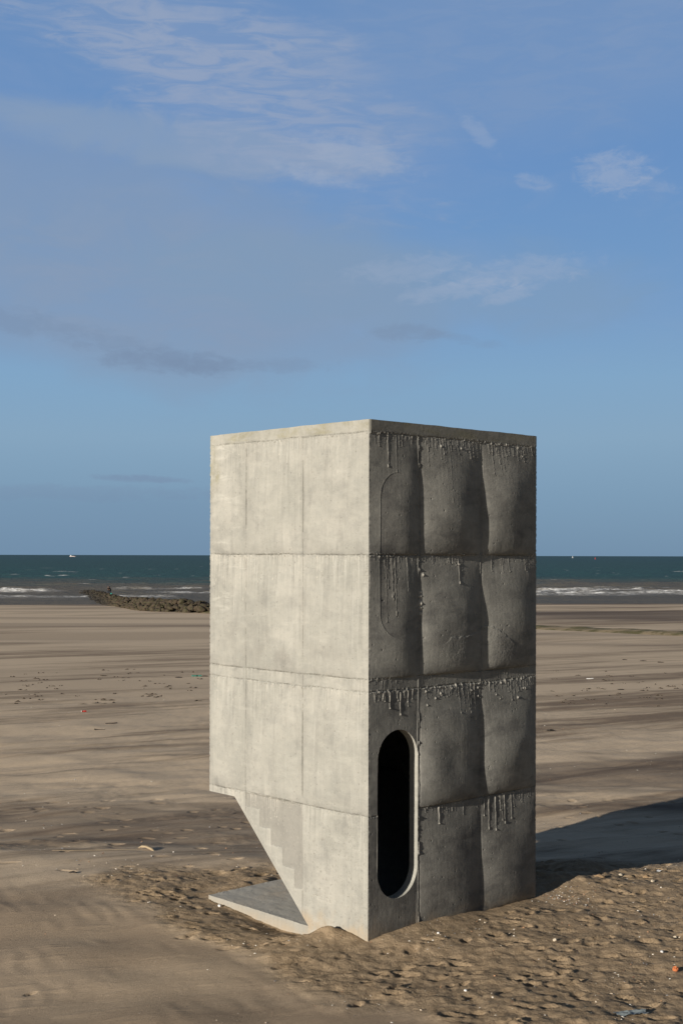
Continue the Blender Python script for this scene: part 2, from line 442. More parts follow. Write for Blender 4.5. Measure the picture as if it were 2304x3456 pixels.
        # middle panels greyed at the bottom: shade of the turned-under surface, painted in
        for (uc, zc, ru, rz, a) in ((1.5, 2.93, .55, .13, .8), (.75, 2.98, .5, .12, .65), (2.2, 3.1, .35, .22, .55), (.9, 4.13, .8, .07, .35), (1.8, 4.12, .6, .06, .3), (.5, 1.42, .5, .06, .3)):
            patch = np.maximum(patch, a * np.exp(-((U - uc) / ru) ** 2 - ((Z - zc) / rz) ** 2) * sstep(-.5, .4, fbm(U * 3, Z * 3, 21, 3)))
        pale = .15 + .75 * np.exp(-((U - 2.4) / .3) ** 2) * sstep(3.2, 3.6, Z) + .12 * sstep(2.6, 2.3, Z) * sstep(1.1, .7, U)
        moss = np.exp(-((U - TL) / .10) ** 2) * sstep(4.6, 5.0, Z) + np.exp(-((U - 2.55) / .05) ** 2) * np.exp(-((Z - 5.0) / .12) ** 2)
        pit = (fbm(U * 42, Z * 26, 91, 2) > .62) & (Z < 1.2) & (U < 1.0)
        grime = np.maximum(grime, .35 * pit); h -= .003 * pit
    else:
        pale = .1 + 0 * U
        patch = .40 + .60 * sstep(1.6, .8, Z) * sstep(-.4, .5, fbm(U * 1.5, Z * 1.2, 33, 4)) + .25 * sstep(.0, .5, fbm(U * 3, Z * 5, 35, 4))  # unlit faces darker all over: shade put into the colour, under blotchy stains
    if lit:
        dirt_shade = .16 * sstep(.0, .6, fbm(U * 1.8, Z * 2.4, 202, 5)) + .14 * sstep(.1, .6, fbm(U * 7, Z * 1.1, 203, 4))
        for s_ in seams: dirt_shade = dirt_shade + .16 * np.exp(-np.abs(U - s_) / .035) * sstep(-.3, .4, fbm(U * 5, Z * 2.5, 204, 4))
        for zj in (J_ROOF, J1, J2, J3, J4): dirt_shade = dirt_shade + .20 * np.exp(-np.abs(Z - zj - wob) / .028) * sstep(-.4, .4, fbm(U * 5, Z * 9, 205, 4))
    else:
        dirt_shade = .16 + .34 * sstep(-.1, .6, fbm(U * 1.3, Z * 1.5, 206, 5)) + .26 * sstep(0, .6, fbm(U * 2.2, Z * 6, 207, 5)) + .22 * sstep(2.9, .6, Z)  # mottled stains on top of painted shade, deeper in the lower storeys
        dirt_shade = dirt_shade + .22 * np.exp(-np.abs(U - seams[0]) / .05) + .16 * np.exp(-np.abs(U - seams[1]) / .06)
        for zj in (J1, J2, J4): dirt_shade = dirt_shade + .25 * np.exp(-np.maximum(Z - zj - wob, 0) / .09) * (Z > zj + wob) * sstep(-.4, .4, fbm(U * 3, Z * 5, 208, 4))
    if kind == 'shade': patch = np.maximum(patch, .4 + blindstain); dirt_shade = dirt_shade + .65 * blindstain
    moss = np.maximum(moss, sstep(J_ROOF, J_ROOF + .03, Z) * (.25 + .75 * sstep(-.1, .5, fbm(U * 2.2, Z * 9, seed + 2, 3))))
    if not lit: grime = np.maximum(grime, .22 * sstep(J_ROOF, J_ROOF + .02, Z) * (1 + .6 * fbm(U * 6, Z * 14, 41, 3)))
    # roof slab stands a little proud
    h = np.where(Z > J_ROOF + wob, h * .35 + (.010 if not lit else .006), h)
    if kind != 'shade':
        bot = LIP if kind == 'side' else np.where(U > STAIR0, profile(U), -9)
        h = h * sstep(-.004, .10, Z - bot)
    edge = sstep(0, .022, U) * sstep(0, .022, W - U)
    return U, Z, h * edge, dict(grime=np.clip(grime, 0, 1), patch=np.clip(patch, 0, 1), pale=np.clip(pale, 0, 1), moss=np.clip(moss, 0, 1), run=np.clip(runs, 0, 1), dust=.75 * sstep(.22, .02, Z + .10 * fbm(U * 5, Z * 5, 99, 3)), dirt_shade=np.clip(dirt_shade, 0, 1), grout=np.clip((drip - .0012) / .003, 0, 1))

def rag(z, seed):
    z = np.asarray(z, float)
    e = .0035 * perlin(z * 28, z * 0, seed) + .006 * np.maximum(0, perlin(z * 55, z * 0, seed + 1)) + .008 * np.maximum(0, perlin(z * 9, z * 0, seed + 2) - .25)
    return np.where(z > J_ROOF, e * .25, e)

blocks = {k: Acc() for k in ("roof_slab", "upper_block", "middle_block", "floor_band", "lower_block", "stair_block")}
blind = {"upper_block": Acc(), "middle_block": Acc()}
bands = [("stair_block", -1, J4), ("lower_block", J4, J3), ("floor_band", J3, J2), ("middle_block", J2, J1), ("upper_block", J1, J_ROOF), ("roof_slab", J_ROOF, 9)]


door_ring = None
def build_face(kind, step):
    global door_ring
    W = TW if kind in ('shade', 'side') else TL
    us = np.linspace(0, W, int(round(W / step)) + 1); zs = np.linspace(-.10, ZT, int(round((ZT + .10) / step)) + 1)
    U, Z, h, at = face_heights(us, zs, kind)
    nz, nu = U.shape
    keep = np.ones_like(U, bool)
    if kind in ('sun', 'back'):
        dz = zs[1] - zs[0]
        f = profile(us); i0 = np.round((f - zs[0]) / dz).astype(int); i0[us <= STAIR0] = 0
        for j in range(nu):
            if us[j] > STAIR0: Z[i0[j], j] = f[j]
        keep = np.arange(nz)[:, None] >= i0[None, :]
    elif kind == 'side':
        dz = zs[1] - zs[0]; i0 = int(round((LIP - zs[0]) / dz)); Z[i0, :] = LIP
        keep = np.arange(nz)[:, None] >= i0 + 0 * U.astype(int)
    Uo = U.copy()
    if kind == 'shade':
        sd = stadium_sd(U, Z, DOOR); near = np.abs(sd) < step * .6
        cz = np.clip(Z, DOOR[1] - (DOOR[3] / 2 - DOOR[2]), DOOR[1] + (DOOR[3] / 2 - DOOR[2]))
        dx, dzv = U - DOOR[0], Z - cz; L = np.hypot(dx, dzv) + 1e-9
        U = np.where(near, DOOR[0] + dx / L * DOOR[2], U); Z = np.where(near, cz + dzv / L * DOOR[2], Z)
    # rough arrises, shared by the two faces that meet there
    e0 = rag(Z, {'shade': 1, 'sun': 1, 'side': 3, 'back': 2}[kind]) * np.exp(-Uo / .012)
    e1 = rag(Z, {'shade': 2, 'sun': 3, 'side': 4, 'back': 4}[kind]) * np.exp(-(W - Uo) / .012)
    A = U + e0 - e1                 # along the face
    Bq = -h + e0 + e1               # inward
    P = {'shade': (A, Bq), 'sun': (Bq, A), 'side': (A, TL - Bq), 'back': (TW - Bq, A)}[kind]
    zz = Z + np.where(np.arange(nz)[:, None] == nz - 1, .004 * fbm(Uo * 3, Z, 55, 3), 0) * (kind != 'x')
    V = np.stack([P[0], P[1], zz], -1).reshape(-1, 3)
    q = grid_idx(nz, nu)
    if kind in ('sun', 'side'): q = q[..., ::-1]
    k4 = keep.ravel()[q].sum(-1)
    zc = Z.ravel()[q].mean(-1); uc = U.ravel()[q].mean(-1)
    hole = np.zeros_like(zc, bool); bl = np.zeros_like(zc, bool)
    if kind == 'shade':
        hole = stadium_sd(uc, zc, DOOR) < 0
        bl = stadium_sd(uc, zc, BLIND) < 0
    wobc = .010 * fbm(uc * 1.7, zc * .3, {'shade': 11, 'sun': 47, 'side': 83, 'back': 131}[kind] + 3, 3)
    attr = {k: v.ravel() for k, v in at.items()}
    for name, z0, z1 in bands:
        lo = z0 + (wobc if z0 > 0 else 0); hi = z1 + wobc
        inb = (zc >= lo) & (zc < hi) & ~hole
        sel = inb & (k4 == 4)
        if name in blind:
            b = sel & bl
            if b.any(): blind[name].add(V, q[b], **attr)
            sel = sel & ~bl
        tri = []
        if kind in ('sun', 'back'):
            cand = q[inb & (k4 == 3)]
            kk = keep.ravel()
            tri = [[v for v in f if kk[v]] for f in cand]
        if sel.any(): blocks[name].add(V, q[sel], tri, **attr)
    if kind == 'shade':
        door_ring = (us, zs, h)

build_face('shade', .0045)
build_face('sun', STEP)
build_face('side', .02)
build_face('back', .02)
# underside of stair and lip, roof top
sb = blocks["stair_block"]
n = 40
xs = np.linspace(-.001, TW + .002, n)
pr = [(STAIR0, 0.0), (STAIR1, LIP), (TL, LIP)]
v = [(x, y, z) for x in xs for (y, z) in pr]
sb.add(v, [(i*3+k, i*3+k+1, (i+1)*3+k+1, (i+1)*3+k) for i in range(n-1) for k in range(2)], pale=.2)
rt = blocks["roof_slab"]
rt.add([(0.004, 0.004, ZT - .001), (TW - .004, 0.004, ZT - .001), (TW - .004, TL - .004, ZT - .001), (.004, TL - .004, ZT - .001)], [(0, 1, 2, 3)], moss=.6)
objs = {k: a.build(k, MC, tower) for k, a in blocks.items()}
for k, a in blind.items():
    o = a.build("blind_opening", MC, objs[k])
    o["label"] = "rounded half of a doorway filled with concrete"
# reveal of the doorway
def stadium_pts(c, n=96):
    half = c[3] / 2 - c[2]; pts = []
    for k in range(n):
        a = 2 * math.pi * k / n
        pts.append((c[0] + c[2] * math.cos(a), c[1] + c[2] * math.sin(a) + (half if 0 <= a < math.pi else -half)))
    return pts
pts = stadium_pts(DOOR, 128)
us, zs, hh = door_ring
rv = Acc(); vv = []
DEP = [0, .012, .05, .09, .125]
for d in DEP:
    for (u, z) in pts:
        hv = hh[min(len(zs)-1, np.searchsorted(zs, z)), min(len(us)-1, np.searchsorted(us, u))]
        s = .0025 * perlin(u * 40, z * 40, 3) if d else 0
        vv.append((u + s - (u - DOOR[0]) * (.012 if d == 0 else 0), (-hv if d == 0 else d - .004), z + s))
m_ = len(pts)
rv.add(vv, [(i*m_+k, i*m_+(k+1) % m_, (i+1)*m_+(k+1) % m_, (i+1)*m_+k) for i in range(len(DEP)-1) for k in range(m_)], pale=.4)
rv.build("doorway_reveal", MC, objs["stair_block"])
# stair flight inside the shaft
sf = Acc(); nst = 6
for k in range(nst):
    y0 = STAIR0 + (STAIR1 - STAIR0) * k / nst; y1 = STAIR0 + (STAIR1 - STAIR0) * (k + 1) / nst
    z0 = LIP * k / nst; z1 = LIP * (k + 1) / nst
    sf.add([(x, y, z) for x in (.14, .74) for (y, z) in ((y0 + .01, z0 + .02), (y0 + .01, z1 + .05), (y1 + .01, z1 + .05))], [(0, 1, 4, 3), (1, 2, 5, 4)], [(0, 2, 1), (3, 4, 5)])
sf.build("stair_flight", MC, tower, smooth=False)
# base slab
sl = Acc(); g = 90
xs = np.linspace(.003, TW, g); ys = np.linspace(.003, TL + .015, g)
X, Y = np.meshgrid(xs, ys)
top = -.006 + .003 * fbm(X * 6, Y * 6, 3, 3) + .006 * np.maximum(0, fbm(X * 30, Y * 30, 4, 2)) * np.exp(-np.minimum(X, TL + .015 - Y) / .06)
sl.add(np.stack([X, Y, top], -1).reshape(-1, 3), grid_idx(g, g).reshape(-1, 4), pale=1.0, grout=.7, dust=.15 + .75 * sstep(-.2, .5, fbm(X * 1.1, Y * 1.1, 7, 4)),  # top lightened in colour to make up for weak skylight under the stair
       grime=.5 * np.maximum(0, fbm(X * 25, Y * 25, 5, 2)) * np.exp(-np.minimum(X, TL + .015 - Y) / .05))
for k in range(g - 1):
    for (a, b) in (((xs[0], ys[k], top[k, 0]), (xs[0], ys[k+1], top[k+1, 0])), ((xs[k], ys[-1], top[-1, k]), (xs[k+1], ys[-1], top[-1, k+1])), ((xs[-1], ys[k], top[k, -1]), (xs[-1], ys[k+1], top[k+1, -1]))):
        sl.add([a, b, (b[0] - .004, b[1], -.16), (a[0] - .004, a[1], -.16)], [(0, 1, 2, 3)], patch=.45, run=.6, dust=[.1, .1, .9, .9])
sl.build("base_slab", MC, tower, smooth=False)

# ------------------------------------------------------------------ the beach
def spaced(a, b, d, lo, hi, r1, r2):
    mid = list(np.arange(a, b, d)); out = []; x = b; s = d
    while x < hi: out.append(x); s *= r2; x += s
    pre = []; x = a - d; s = d
    while x > lo: pre.append(x); s *= r1; x -= s
    return np.array([lo] + pre[::-1] + mid + out + [hi])

gx = spaced(-5.0, 6.4, .024, -900, 900, 1.032, 1.032)
ya = spaced(10.2, 20.6, .024, -160, 60, 1.06, 1.0125)
yb = spaced(61.0, 62.0, .5, 60.5, 760, 1.0, 1.045)
gy = np.concatenate([ya, yb[2:]])
GX, GY = np.meshgrid(gx, gy)

def beach_base(x, y):
    z = -.02364 * np.maximum(y - 15 - .10 * x * sstep(100, 260, y), 0)
    z = np.where(y < 12, z + .0145 * (12 - y) ** 2 * (y < 12), z)
    z = np.where(y < 0, z - .0145 * (12 - y) ** 2 + .0145 * 144 + .0 * y, z)
    z = z - .20 * sstep(17.2, 19.6, y + .15 * x - .3)
    return z

def heights():
    x, y = GX, GY
    z = beach_base(x, y)
    lx, ly = to_tower(x, y)
    far = sstep(60, 25, y)
    # where people have walked and the sand lies in lumps
    b1 = np.interp(y, [10.0, 11.3, 12.0, 13.9, 15.9, 16.6], [1.4, .44, -.34, -1.64, -2.9, -3.3])
    n = fbm(x * .8, y * .8, 3, 4)
    lump = sstep(-.25, .45, x - b1 + .45 * n) * sstep(17.9, 16.9, y - .12 * x + .5 * n) * sstep(9.0, 10.2, y)
    lump2 = sstep(.05, .5, fbm(x * .35, y * .8, 5, 4)) * sstep(17, 18.5, y) * sstep(30, 22, y) * .35
    und = .045 * fbm(x * .33, y * .45, 21, 3) * sstep(6, 9, y)
    streak = fbm((x * .89 + y * .45) * .35, (y * .89 - x * .45) * 1.6, 8, 4)
    z = z + und * far + .018 * streak * sstep(16.5, 19, y) * far * (1 + .05 * np.maximum(y - 20, 0)) * (1 - lump)
    # lumps
    l1 = fbm(x * 2.1, y * 2.1, 31, 5, .55); rid = 1 - np.abs(fbm(x * 2.9 + .3 * l1, y * 2.9, 44, 4, .5))
    l2 = fbm(x * 5.5, y * 5.5, 37, 4, .6)
    z = z + lump * (.020 * l1 + .016 * (rid - .7) + .011 * np.maximum(l2, -.1) + .0045 * fbm(x * 15, y * 15, 38, 3, .6) + .016 * np.maximum(0, fbm(x * 1.3 + y * .4, y * 3.2 - x * .9, 39, 3))) + lump2 * .03 * fbm(x * 3.1, y * 2.2, 63, 4)
    # smooth drift with faint ripples in front on the left
    sm = (1 - lump) * sstep(17, 15, y) * sstep(8, 10, y)
    ang = R(28); rp = np.sin((x * math.cos(ang) + y * math.sin(ang)) * 26 + 2.5 * fbm(x * 1.1, y * 1.1, 71, 3))
    z = z + sm * (.035 * fbm(x * .4 + y * .14, y * .6, 14, 2) + .0026 * rp * sstep(-.1, .5, fbm(x * .9, y * .9, 15, 2))
                  + .009 * np.maximum(0, fbm((x * .95 + y * .3) * 1.3, (y * .95 - x * .3) * 6.5, 19, 4) - .22))
    drift = sm * (-.10 + .22 * sstep(-.2, .6, fbm(x * .35 + y * .1, y * .5 - x * .12, 16, 3)))
    # sand against the tower
    d_out = np.maximum(np.maximum(-lx, lx - TW), np.maximum(-ly, ly - TL))
    nearT = np.exp(-np.maximum(d_out, 0) / .5)
    side = np.interp(lx, [-.4, 0, .2, .75, 1.1, 1.65, 2.2, 2.78, 3.6, 5.0], [.0, .03, .09, .115, .095, .03, .02, -.03, .03, .06])
    front = np.interp(ly, [-.3, 0, .25, .55, .85, 1.3, 2.0, 2.7, 3.4], [.0, .03, .06, .04, -.12, -.15, -.11, -.055, -.02])
    wR = sstep(.2, -.1, ly) * sstep(-.35, .05, lx)
    wL = sstep(.2, -.02, lx) * sstep(-.4, .05, ly) * (1 - wR)
    tgt = wR * side + wL * front
    wgt = np.clip(wR + wL, 0, 1) * np.exp(-np.maximum(d_out - .05, 0) / .55)
    z = z * (1 - wgt) + (tgt + .5 * (z - beach_base(x, y))) * wgt
    # little heap of sand by the near corner
    hx, hy = tloc(-.16, .42)
    z = z + .055 * (1 + .5 * fbm(x * 7, y * 7, 58, 3)) * np.exp(-((x - hx) / .16) ** 2 - ((y - hy) / .15) ** 2)
    # under the slab and inside
    inside = (lx > .02) & (lx < TW - .02) & (ly > .02) & (ly < TL)
    z = np.where(inside, -.13, z)
    # behind on the open side the sand slopes up against the slab
    bk = sstep(TL + .9, TL, ly) * sstep(-.1, .1, ly - TL) * sstep(-.3, .3, lx) * sstep(TW + .6, TW, lx)
    z = z * (1 - bk) + (-.03 + .06 * fbm(x * 2, y * 2, 81, 3)) * bk
    # heap in the shade behind the right corner
    for (ux, uy, hgt, ra, rb) in ((3.1, .9, .15, .5, .45), (3.55, .25, .10, .55, .3), (4.3, .55, .12, .5, .35), (2.95, 1.9, .12, .5, .5)):
        a, b = tloc(ux, uy)
        z = z + hgt * np.exp(-((x - a) / ra) ** 2 - ((y - b) / rb) ** 2)
    dent = np.zeros_like(z)
    # footprints and scuffs
    rg = np.random.default_rng(5)
    def dentat(cx, cy, a, b, ang, dep):
        r = max(a, b) * 2.2
        j0, j1 = np.searchsorted(gx, [cx - r, cx + r]); i0, i1 = np.searchsorted(gy, [cy - r, cy + r])
        if j1 - j0 < 3 or i1 - i0 < 3: return
        X = GX[i0:i1, j0:j1] - cx; Y = GY[i0:i1, j0:j1] - cy
        if np.any((lx[i0:i1, j0:j1] > -.05) & (lx[i0:i1, j0:j1] < TW) & (ly[i0:i1, j0:j1] > -.05) & (ly[i0:i1, j0:j1] < TL + .05)): return
        c, s = math.cos(ang), math.sin(ang)
        p = ((X * c + Y * s) / a) ** 2 + ((-X * s + Y * c) / b) ** 2
        q = np.sqrt(p) + .18 * perlin(GX[i0:i1, j0:j1] * 9, GY[i0:i1, j0:j1] * 9, 90)
        bowl = sstep(1.0, .55, q)
        rim = np.exp(-((q - 1.15) / .22) ** 2) * (.5 + .5 * ((X * c + Y * s) > 0)) * (.25 + .75 * lump[i0:i1, j0:j1])
        z[i0:i1, j0:j1] += dep * (-bowl + .55 * rim)
        dent[i0:i1, j0:j1] = np.maximum(dent[i0:i1, j0:j1], bowl * .55)
    cnt = 0
    while cnt < 520:
        cx, cy = rg.uniform(-3.4, 6.2), rg.uniform(10.3, 17.6)
        j, i = np.searchsorted(gx, cx), np.searchsorted(gy, cy)
        if lump[i, j] * rg.random() < .22: 
            if rg.random() < .993: continue
        dentat(cx, cy, rg.uniform(.06, .14), rg.uniform(.035, .065), rg.uniform(-.5, 1.0), rg.uniform(.010, .036)); cnt += 1
    for _ in range(160):
        cx, cy = rg.uniform(-6.0, 7.0), rg.uniform(16.2, 24)
        dentat(cx, cy, rg.uniform(.07, .16), rg.uniform(.05, .09), rg.uniform(-.4, .6), rg.uniform(.01, .03))
    # beach further out: low bars and runnels
    z = z + .16 * fbm(x * .012 + y * .004, y * .045, 57, 4) * sstep(60, 110, y) * sstep(290, 230, y)
    # damp sand
    wet = sstep(2.5, 0, z - SEA_Z) * sstep(.55, .1, z - SEA_Z) * .9
    e = ((x - 62) / 52) ** 2 + ((y - 176 + .2 * (x - 40)) / 42) ** 2 + .55 * fbm(x * .02, y * .05, 101, 4)
    wet = np.maximum(wet, .85 * sstep(1.3, .5, e))
    wet = np.maximum(wet, .34 * sstep(.15, .5, fbm(x * .012 - y * .003, y * .06, 103, 4)) * sstep(30, 80, y))
    e2 = ((x + 2.2) / 4.8) ** 2 + ((y - 21.0 + .1 * x) / 2.3) ** 2 + .8 * fbm(x * .25, y * .9, 105, 4)
    wet = np.maximum(wet, .52 * sstep(1.25, .45, e2))
    e3 = ((x - 8.2) / 6) ** 2 + ((y - 27.5 - .25 * (x - 8)) / 3.4) ** 2 + .8 * fbm(x * .25, y * .8, 107, 4)
    wet = np.maximum(wet, .62 * sstep(1.25, .5, e3))
    e4 = ((x - 5) / 3.5) ** 2 + ((y - 20.4 - .1 * x) / 1.7) ** 2
    dmax = np.maximum(np.maximum(.6 * sstep(1.2, .5, e4), .8 * sstep(230, 262, y) * sstep(310, 295, y - .1 * x) * sstep(.6, 0, wet)), .45 * sstep(60, 120, y) * sstep(5, -15, x))
    drift = np.where(dmax > .02, dmax, drift)
    return z, np.clip(lump + .5 * lump2, 0, 1), np.clip(wet, 0, 1), drift, dent, sm

GZ, lump, wet, drift, dent, even = heights()
acc = Acc()
acc.add(np.stack([GX, GY, GZ], -1).reshape(-1, 3), grid_idx(*GX.shape).reshape(-1, 4), lumpy=lump, wet=wet, drift=drift, dent=dent, even=even)
beach = acc.build("beach", MS)
tag(beach, "wide windblown sandy beach, trodden into lumps round the tower", "beach", kind="structure")

def gz(x, y):
    j = int(np.clip(np.searchsorted(gx, x) - 1, 0, len(gx) - 2)); i = int(np.clip(np.searchsorted(gy, y) - 1, 0, len(gy) - 2))
    a = (x - gx[j]) / (gx[j+1] - gx[j]); b = (y - gy[i]) / (gy[i+1] - gy[i])
    return float((GZ[i, j] * (1-a) + GZ[i, j+1] * a) * (1-b) + (GZ[i+1, j] * (1-a) + GZ[i+1, j+1] * a) * b)

ROLL = R(.13)
def spot(px, py):
    """the place on the beach that the photograph shows at pixel px, py"""
    a, b = px - 1152, py - 1728
    xx = a + b * math.sin(ROLL); yy = b - a * math.sin(ROLL)
    dx, dz = xx / F, -(yy - 145.5) / F
    t = 8.0; prev = t
    while t < 600:
        if H + dz * t < gz(dx * t, t): break
        prev = t; t *= 1.004
    lo, hi = prev, t
    for _ in range(20):
        mid = (lo + hi) / 2
        if H + dz * mid < gz(dx * mid, mid): hi = mid
        else: lo = mid
    return dx * lo, lo, gz(dx * lo, lo)

# ------------------------------------------------------------------ the sea
def build_sea():
    sx = spaced(-150, 170, 1.3, -26000, 26000, 1.09, 1.09)
    sy = np.concatenate([np.arange(255, 430, .9), np.cumsum(np.concatenate([[430], 1.0 * 1.006 ** np.arange(300)]))[1:]])
    tail = [sy[-1]]; s = sy[-1] - sy[-2]
    while tail[-1] < 30000: s *= 1.10; tail.append(tail[-1] + s)
    sy = np.concatenate([sy, tail[1:]])
    X, Y = np.meshgrid(sx, sy)
    fade = sstep(1500, 700, Y) * sstep(500, 250, np.abs(X))
    a = R(12)
    p = X * math.sin(a) + Y * math.cos(a)
    w = .30 * np.sin(p * .30 + 1.6 * fbm(X * .012, Y * .02, 3, 3)) + .45 * fbm(X * .028, Y * .11, 5, 4) + .22 * fbm(X * .11, Y * .30, 6, 3)
    offs = sstep(300, 430, Y - .12 * X)
    z = SEA_Z + fade * w * (.25 + .75 * offs)
    crest = w + .55 * fbm(X * .16, Y * .07, 14, 4) + .25 * fbm(X * .03, Y * .02, 15, 2)
    foam = sstep(.88, 1.15, crest) * fade * sstep(360, 480, Y) * .95
    # breakers near the shore
    for (D, xc, hw, hgt, fo) in ((368, -90, 11, .8, .95), (402, -60, 10, .4, .35), (328, -80, 22, .45, .6), (318, -80, 40, .2, .3), (330, -52, 10, .4, .6), (404, -46, 7, .7, .6),
                                 (396, 78, 20, .75, 1.0), (388, 64, 14, .5, .8), (366, 70, 30, .6, 1.0), (358, 92, 22, .4, .7), (420, 95, 14, .5, .5), (376, 45, 12, .5, .7), (352, 55, 30, .25, .5), (385, 105, 14, .6, .8),
                                 (360, -10, 40, .6, .9), (390, 5, 40, .6, .8)):
        yc = D + 4 * fbm(X * .05, X * 0 + D, 17, 3)
        env = sstep(hw * 1.25, hw * .6, np.abs(X - xc)) * (.55 + .6 * sstep(-.4, .4, fbm(X * .12, X * 0 + D, 18, 3)))
        ridge = np.exp(-((Y - yc) / np.where(Y < yc, 1.6, 5.0)) ** 2)
        z = z + hgt * ridge * env
        foam = np.maximum(foam, fo * env * np.exp(-((Y - yc + 1.2) / 3.0) ** 2) * (.45 + .85 * sstep(-.25, .35, fbm(X * .30, Y * .35, 19, 4))))
        foam = np.maximum(foam, .35 * fo * env * sstep(-13, -2, Y - yc) * (Y < yc) * sstep(-.1, .3, fbm(X * .25, Y * .5, 23, 3)))
    acc = Acc()
    acc.add(np.stack([X, Y, z], -1).reshape(-1, 3), grid_idx(*X.shape).reshape(-1, 4), foam=np.clip(foam * 1.15, 0, 1))
    o = acc.build("sea", MW)
    tag(o, "choppy green grey sea with breakers along the sand", "sea", kind="structure")
build_sea()

# ------------------------------------------------------------------ the groyne of boulders
def rock_mesh(seed):
    rg = np.random.default_rng(seed)
    import bmesh
    bm = bmesh.new(); bmesh.ops.create_icosphere(bm, subdivisions=2, radius=.5)
    sc = (rg.uniform(.8, 1.25), rg.uniform(.75, 1.15), rg.uniform(.6, .95))
    planes = [(Vector(rg.normal(size=3)).normalized(), rg.uniform(.30, .44)) for _ in range(9)]
    for v in bm.verts:
        p = v.co.copy()
        for nrm, d in planes:
            k = p.dot(nrm)
            if k > d: p -= nrm * (k - d) * .9
        p += p.normalized() * rg.normal(0, .012)
        v.co = Vector((p.x * sc[0], p.y * sc[1], p.z * sc[2]))
    me = bpy.data.meshes.new("boulder"); bm.to_mesh(me); bm.free()
    me.materials.append(MROCK); return me

def make_rock():
    m, nt = mat("boulder_stone")
    co = nt.n('ShaderNodeTexCoord', out=3)
    g = nt.n('ShaderNodeNewGeometry', out=None)
    rnd = nt.n('ShaderNodeObjectInfo', out=5)
    n = nt.noise(g.outputs[0], 1.6, 5, .6)
    c = nt.mix(rnd, (.032, .024, .017), (.082, .060, .038))
    c = nt.mix(nt.mr(n, .45, .62), c, (.055, .050, .024))
    py = nt.n('ShaderNodeSeparateXYZ', {0: g.outputs[0]}, out=2)
    c = nt.mix(nt.mr(py, -5.2, -6.2, 0, .8), c, (.022, .020, .017))
    finish(nt, c, .8, .3, nt.bump(n, .6, .15))
    return m
MROCK = make_rock()
rock_var = [rock_mesh(100 + k) for k in range(7)]
AX = np.array([(18.0, 121.0), (-22.5, 192.0), (-38.0, 245.0), (-54.0, 305.0), (-72.0, 372.0)])
def groyne_at(t):                      # t = distance from the camera
    return np.interp(t, AX[:, 1], AX[:, 0])
rg = np.random.default_rng(77)
spots = []
for k in range(2300):
    y = 184 + 186 * rg.random()
    hw = 5.0 * float(np.interp(y, [183, 192, 300, 372], [.55, 1, .9, .7]))
    o = rg.uniform(-1, 1)
    x = float(groyne_at(y)) + o * hw
    crown = float(np.interp(y, [184, 192, 320, 372], [.5, 1.5, .95, .5])) * (1 - abs(o) ** 1.8)
    base = max(gz(x, y), SEA_Z - .3)
    spots.append((x, y, base + crown + rg.uniform(-.25, .15), rg.uniform(.7, 1.35)))
# the 300 that show largest become boulders of their own
vis = [s for s in spots if 1152 + F * s[0] / s[1] < 712 and s[0] - groyne_at(s[1]) < 4.4]
vis.sort(key=lambda s: s[1] - 10 * (s[2] - SEA_Z))
own = vis[:300]; ids = set(id(s) for s in own)
proto = None
for k, (x, y, z, s) in enumerate(own):
    o = bpy.data.objects.new("boulder", rock_var[k % 7]) if k < 7 else bpy.data.objects["boulder"].copy()
    if k >= 7: o.data = rock_var[k % 7]
    o.location = (x, y, z); o.scale = (s * .95, s * .9, s * .95)
    o.rotation_euler = (rg.uniform(-.5, .5), rg.uniform(-.5, .5), rg.uniform(0, 6.28))
    tag(o, "brown angular boulder heaped among many in the rock groyne running into the sea", "boulder", "boulders of the rock groyne")
    col.objects.link(o)
acc = Acc()
import mathutils
for k, sp in enumerate(spots):
    if id(sp) in ids: continue
    me = rock_var[k % 7]
    co = np.empty(len(me.vertices) * 3, np.float32); me.vertices.foreach_get("co", co); co = co.reshape(-1, 3)
    E = np.array(mathutils.Euler((rg.uniform(-.5, .5), rg.uniform(-.5, .5), rg.uniform(0, 6.28))).to_matrix())
    tri = np.array([p.vertices[:] for p in me.polygons])
    acc.add(co @ E.T * (sp[3] * .95) + np.array(sp[:3]), None, tri)
o = acc.build("far_boulders", MROCK, smooth=False)
tag(o, "mass of further dark wet boulders along the back and seaward end of the rock groyne", "boulders", "boulders of the rock groyne", kind="stuff")
# bed of the groyne so that no sky shows between the stones
acc = Acc(); ts = np.linspace(184, 374, 96); os_ = np.linspace(-1, 1, 13)
P = []
for t in ts:
    for q in os_:
        hw = 5.4 * float(np.interp(t, [183, 192, 300, 372], [.45, 1, .9, .6])); cr = float(np.interp(t, [184, 192, 320, 372], [.2, 1.3, .75, .2])) * (1 - abs(q) ** 1.8)
        x = float(groyne_at(t)) + q * hw
        P.append((x, t, max(gz(x, t), SEA_Z - .4) + cr - .35 - .5 * abs(q)))
acc.add(P, grid_idx(96, 13).reshape(-1, 4))
o = acc.build("groyne_core", MROCK)
tag(o, "dark rubble core beneath the boulders of the rock groyne", "rubble")
